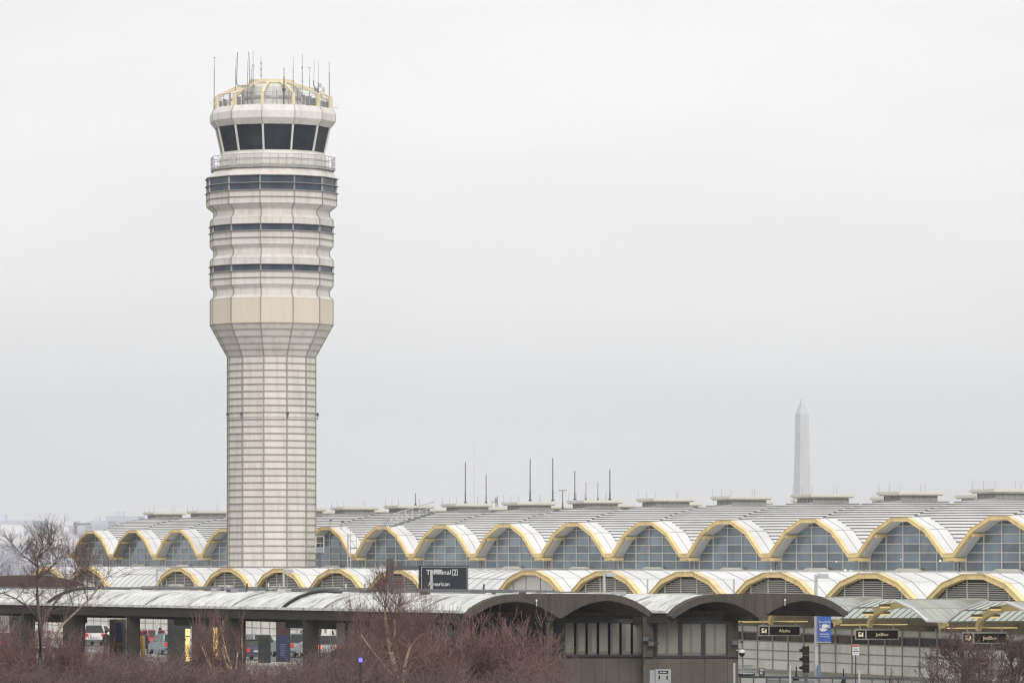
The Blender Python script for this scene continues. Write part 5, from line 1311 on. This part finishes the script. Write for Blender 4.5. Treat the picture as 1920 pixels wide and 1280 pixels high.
def chain(pp, r, n=7):
    q = [at(x, y if y > 1085 else 1085 - (1085 - y) * .66, Yb + dy) - base for x, y, dy in pp]; t_.tube(q, r, n); return q
def sprout(ch_, i0, cnt, L, r, nch, sx=1.0, upz=(-.1, 1.1), sp=.75, wig=.26):
    for i in range(i0, len(ch_)):
        for _ in range(cnt):
            grow(None, c_, ch_[i], V((rr.uniform(-sx, sx), rr.uniform(-.9, .9), rr.uniform(*upz))), L * rr.uniform(.7, 1.2), r, 2, 2 + len(nch) - 2, rr, nch, sp, .10, .7, wig, .68)
A = chain([(74, 1345, 0), (76, 1250, 0), (75, 1180, 0), (73, 1150, 0), (70, 1120, .1), (69, 1085, .1), (71, 1055, .1), (70, 1030, 0), (74, 1008, 0), (80, 990, 0)], [.11, .10, .09, .075, .065, .055, .04, .03, .02, .01])
B = chain([(75, 1180, 0), (88, 1150, .3), (104, 1128, .5), (126, 1103, .6), (142, 1082, .6), (152, 1064, .6)], [.055, .05, .042, .034, .022, .012])
D_ = chain([(74, 1165, 0), (52, 1136, -.4), (30, 1122, -.6), (8, 1112, -.8)], [.05, .04, .03, .016])
E_ = chain([(69, 1085, .1), (88, 1064, .2), (100, 1046, .3), (106, 1026, .3)], [.045, .035, .025, .012])
H_ = chain([(71, 1050, .1), (54, 1030, -.2), (40, 1014, -.3), (32, 1000, -.3)], [.035, .028, .02, .01])
I_ = chain([(72, 1022, 0), (86, 1004, .1), (96, 988, .1), (101, 976, .1)], [.03, .024, .016, .008])
for ch_, i0, c0_ in ((A, 4, 5), (B, 2, 6), (D_, 1, 5), (E_, 1, 5), (H_, 1, 5), (I_, 1, 5)): sprout(ch_, i0, c0_, .66 if ch_ is not B and ch_ is not D_ else .9, .013, [0, 0, 4, 4, 3], sp=.8, wig=.3)
t = thing('bare_tree', 'bare dark fine-twigged tree at the far left reaching above the terminal roofline', 'tree', tuple(base)); link('trunk', t_.mesh('trunk', M['bark'], True), t); link('crown', c_.mesh('crown', M['twigd']), t)
# leaning pale birch limb at left
rr = random.Random(5); t_, c_ = MB(), MB(); Yb = 230
pts = [at(84, 1290, Yb), at(92, 1225, Yb), at(100, 1195, Yb + .5), at(116, 1172, Yb + .5), at(142, 1147, Yb + 1), at(165, 1125, Yb + 1), at(178, 1108, Yb + 1.2), at(190, 1085, Yb + 1.2)]
pts[0].z = G; base = pts[0].copy(); pts = [p - base for p in pts]; t_.tube(pts, [.07, .065, .06, .055, .05, .04, .03, .015], 8)
for i in (3, 4, 5, 6, 7):
    for _ in range(4): grow(None, c_, pts[i], V((rr.uniform(-.8, 1), rr.uniform(-.7, .7), rr.uniform(.1, 1))), 1.3, .018, 2, 5, rr, [0, 0, 4, 4, 3], .6, .12, .7, .2, .66)
t = thing('birch_tree', 'pale-barked birch leaning right at the left of the picture', 'tree', tuple(base)); link('trunk', t_.mesh('trunk', M['birch'], True), t); link('crown', c_.mesh('crown', M['twigd']), t)
# centre birch
rr = random.Random(8); t_, c_ = MB(), MB(); Yb = 212
def chain(pp, r): 
    q = [at(x, y, Yb + dy) - base for x, y, dy in pp]; t_.tube(q, r, 8); return q
base = at(748, 1290, Yb); base.z = G
A = chain([(749, 1345, 0), (745, 1275, 0), (740, 1248, 0), (733, 1222, .2), (727, 1195, .3), (723, 1165, .4), (722, 1140, .4), (724, 1115, .4), (728, 1092, .5)], [.13, .12, .11, .1, .09, .075, .06, .04, .02])
B = chain([(749, 1345, 0), (757, 1280, -.2), (758, 1258, -.3), (762, 1235, -.4), (768, 1215, -.5), (780, 1198, -.5), (793, 1187, -.5)], [.1, .095, .085, .07, .05, .035, .02])
D_ = chain([(733, 1222, .2), (737, 1200, -.2), (741, 1183, -.4), (740, 1160, -.4), (745, 1135, -.4)], [.06, .05, .04, .03, .015])
E_ = chain([(745, 1275, 0), (722, 1248, .6), (706, 1228, .8), (690, 1208, 1), (676, 1188, 1)], [.05, .045, .04, .03, .015])
for ch_, i0, cnt in ((A, 4, 7), (B, 3, 6), (D_, 1, 5), (E_, 2, 6)):
    for i in range(i0, len(ch_)):
        for _ in range(cnt):
            grow(None, c_, ch_[i], V((rr.uniform(-.9, .9), rr.uniform(-.9, .9), rr.uniform(.1, .9))), 1.05 if i < 7 else .6, .017, 2, 5, rr, [0, 0, 4, 4, 3], .7, .14, .7, .22, .68)
t = thing('birch_tree', 'golden-barked birch in front of the pavilion, under the slate sign post', 'tree', tuple(base)); link('trunk', t_.mesh('trunk', M['birch'], True), t); link('crown', c_.mesh('crown', M['twig']), t)
# thin tree left of centre
place(tree_mesh(23, hgt(1128, 222), .07, [4, 4, 4, 4], .5, (-.03, 0), 'birch', 'twig', .25, 3, .16), TN, 'birch_tree', 'thin many-stemmed pale birch between the amber kiosk and the vending machine', 'tree', 436, 222)
RMIN = .008
place(tree_mesh(29, hgt(1166, 232), .10, [5, 5, 5, 4, 2], 1.0, (0, 0), 'bark', 'twigd', .08, 3, .24), TN, 'bare_tree', 'wide bare dark-limbed tree in front of the right terminal wall, left of its neighbour', 'tree', 1822, 232)
place(tree_mesh(31, hgt(1170, 236), .10, [5, 5, 5, 4, 2], .95, (.1, 0), 'bark', 'twigd', .08, 3, .24), TN, 'bare_tree', 'bare dark-limbed tree cut by the right edge of the picture', 'tree', 1894, 236)
place(shrub_mesh(37, 5.2, hgt(1224, 240), 12, [4, 4, 4], 'twigd'), SN, 'bare_shrub', 'low sparse bare shrub spreading left of the right-hand bare trees', 'shrub', 1762, 240)
RMIN = .0095
SH = [shrub_mesh(41, 4.0, 4.0, 30, [4, 4, 4, 2], 'twig'), shrub_mesh(42, 4.0, 4.0, 32, [4, 4, 3, 3], 'twig'), shrub_mesh(43, 4.0, 4.0, 28, [4, 4, 4, 2], 'twigd')]
shr = [(928, 1150, 108, 226, 0, 'tallest dense red-brown bare shrub under the left pavilion arch'),
       (1020, 1222, 52, 222, 1, 'low rounded red-brown shrub under the narrow single pavilion window'),
       (832, 1172, 84, 224, 1, 'dense red-brown shrub right of the golden birch'),
       (705, 1152, 62, 227, 0, 'tall thin red-brown shrub behind the golden birch, left of its trunk'),
       (795, 1148, 60, 228, 2, 'tall thin red-brown shrub under the eave, right behind the golden birch'),
       (655, 1200, 70, 224, 2, 'bare shrub around the blue-violet lamp, left of the golden birch'),
       (395, 1150, 40, 226, 1, 'upright bare shrub just right of the bright amber kiosk panel'),
       (330, 1248, 74, 214, 0, 'low bare shrub below the bright amber kiosk'),
       (225, 1222, 62, 216, 2, 'bare shrub at the foot of the olive information panel'),
       (150, 1185, 58, 222, 0, 'red-brown shrub under the white cars at left'),
       (60, 1160, 84, 222, 1, 'dense bare shrub round the foot of the left dark tree'),
       (-20, 1158, 60, 226, 2, 'bare shrub cut by the left edge of the picture'),
       (505, 1242, 62, 214, 1, 'low bare shrub below the vending machine'),
       (590, 1250, 56, 216, 0, 'low bare shrub below the concrete pillar')]
for i, (px, yt, hw, Y, v, lab) in enumerate(shr):
    s = 2 * hw * Y / F / 4.0; place(SH[v], SN, 'bare_shrub', lab, 'shrub', px, Y, (s, s, hgt(yt, Y) / 4.0), rnd.uniform(0, 6), 'bare red-brown shrubs in front of the pavilion')
# undergrowth: one mass of low twigs along the bottom
ug = MB(); rr = random.Random(17)
for i in range(1900):
    Y = rr.uniform(196, 212); px = rr.uniform(-140, 1060)
    top = 1250 + 16 * math.sin(px * .017) + 10 * math.sin(px * .05 + 1) + (24 if px > 880 else 0) + rr.gauss(0, 10)
    x = fx(px, Y); z = fz(top, Y); zb = max(G, z - rr.uniform(.6, 1.8)); a = V((x, Y, zb)); b = V((x + rr.uniform(-.9, .9), Y + rr.uniform(-.5, .5), z))
    twigs(ug, a, b, .017, .008)
    for _ in range(3):
        s = a.lerp(b, rr.uniform(.2, .9)); twigs(ug, s, s + V((rr.uniform(-.6, .6), rr.uniform(-.4, .4), rr.uniform(-.05, .45))), .010, .007)
for i in range(1600):
    Y = rr.uniform(196, 212); px = rr.uniform(-140, 1060); x = fx(px, Y); twigs(ug, (x, Y, G), (x + rr.uniform(-.3, .3), Y, G + rr.uniform(1.5, 2.6)), .016, .009)
tag(ug.build('undergrowth', M['twigd'], recalc=False), 'mass of low red-brown bare twigs along the bottom edge', 'undergrowth', kind='stuff')

# ================================================================== air, sky, sun, camera
hz = MB(); hz.box((-2700, -160, G - 1), (2700, 6500, 184)); o = hz.build('haze', M['dark']); tag(o, 'thin grey mist over the whole place', 'haze', kind='stuff')
hm = bpy.data.materials.new('haze_air'); hm.use_nodes = True; nt = hm.node_tree; nt.nodes.remove(nt.nodes['Principled BSDF'])
pv = nt.nodes.new('ShaderNodeVolumePrincipled'); pv.inputs['Color'].default_value = HAZECOL; pv.inputs['Density'].default_value = HAZE; pv.inputs['Anisotropy'].default_value = 0.0
nt.links.new(pv.outputs[0], nt.nodes['Material Output'].inputs['Volume']); o.data.materials.clear(); o.data.materials.append(hm)
w = bpy.data.worlds.new('World'); bpy.context.scene.world = w; w.use_nodes = True; nt = w.node_tree; N = nt.nodes; L = nt.links
bg = N['Background']; out = N['World Output']
sun_el, sun_az = math.radians(32), math.radians(168)
sky = N.new('ShaderNodeTexSky'); sky.sky_type = 'NISHITA'; sky.sun_disc = False; sky.sun_elevation = sun_el; sky.sun_rotation = sun_az; sky.dust_density = 6; sky.ozone_density = 1
bg.inputs['Strength'].default_value = 0.06; L.new(sky.outputs[0], bg.inputs['Color'])
tc = N.new('ShaderNodeTexCoord'); sp = N.new('ShaderNodeSeparateXYZ'); L.new(tc.outputs['Generated'], sp.inputs[0])
rp = N.new('ShaderNodeValToRGB'); L.new(sp.outputs['Z'], rp.inputs[0]); cr = rp.color_ramp; cr.interpolation = 'LINEAR'
el = cr.elements; el[0].position = 0.0; el[1].position = 1.0
for (p_, c_), e in zip([(0.0, SKY[0]), (1.0, SKY[-1])], [el[0], el[1]]): e.color = (*[v / 2 for v in c_], 1)
for p_, c_ in zip(SKYP[1:-1], SKY[1:-1]): e = cr.elements.new(p_); e.color = (*[v / 2 for v in c_], 1)
mp = N.new('ShaderNodeMapping'); mp.inputs['Scale'].default_value = (3.0, 3.0, 13); mp.inputs['Rotation'].default_value = (0, .12, 0); L.new(tc.outputs['Generated'], mp.inputs[0])
no = N.new('ShaderNodeTexNoise'); no.inputs['Scale'].default_value = 1.6; no.inputs['Detail'].default_value = 6; no.inputs['Roughness'].default_value = .5; L.new(mp.outputs[0], no.inputs['Vector'])
mr = N.new('ShaderNodeMapRange'); mr.inputs[1].default_value = .3; mr.inputs[2].default_value = .7; mr.inputs[3].default_value = 1 - CLOUD; mr.inputs[4].default_value = 1 + CLOUD; L.new(no.outputs['Fac'], mr.inputs[0])
mx = N.new('ShaderNodeMix'); mx.data_type = 'RGBA'; mx.blend_type = 'MULTIPLY'; mx.inputs[0].default_value = 1; L.new(rp.outputs[0], mx.inputs[6]); L.new(mr.outputs[0], mx.inputs[7])
b2 = N.new('ShaderNodeBackground'); b2.inputs['Strength'].default_value = 2.0 * SKYK; L.new(mx.outputs[2], b2.inputs['Color'])
ad = N.new('ShaderNodeMixShader'); ad.inputs[0].default_value = .94; L.new(bg.outputs[0], ad.inputs[1]); L.new(b2.outputs[0], ad.inputs[2]); L.new(ad.outputs[0], out.inputs['Surface'])
ld = bpy.data.lights.new('sun', 'SUN'); ld.energy = SUN; ld.angle = math.radians(25); ld.color = (1, .97, .92); so = bpy.data.objects.new('sun', ld); C.objects.link(so)
# Nishita: rotation 0 = +Y, growing clockwise seen from above
dv = V((math.sin(sun_az) * math.cos(sun_el), math.cos(sun_az) * math.cos(sun_el), math.sin(sun_el)))
so.rotation_euler = dv.to_track_quat('Z', 'Y').to_euler(); so.location = (30, -40, 170)
cam = bpy.data.cameras.new('camera'); co = bpy.data.objects.new('camera', cam); C.objects.link(co)
cam.lens = 36 * F / 1920; cam.sensor_width = 36; cam.shift_y = (HY - 640) / 1920; cam.clip_start = 1; cam.clip_end = 12000
co.location = (0, 0, EYE); co.rotation_euler = (math.pi / 2, 0, 0)
sc = bpy.context.scene; sc.camera = co
sc.view_settings.view_transform = 'Standard'; sc.view_settings.look = 'None'; sc.view_settings.exposure = EXPO; sc.view_settings.gamma = 1
sc.cycles.max_bounces = 6; sc.cycles.diffuse_bounces = 3; sc.cycles.glossy_bounces = 3; sc.cycles.transmission_bounces = 3; sc.cycles.volume_bounces = 1; sc.cycles.use_denoising = True
sc.cycles.pixel_filter_type = 'BLACKMAN_HARRIS'; sc.cycles.filter_width = 1.3
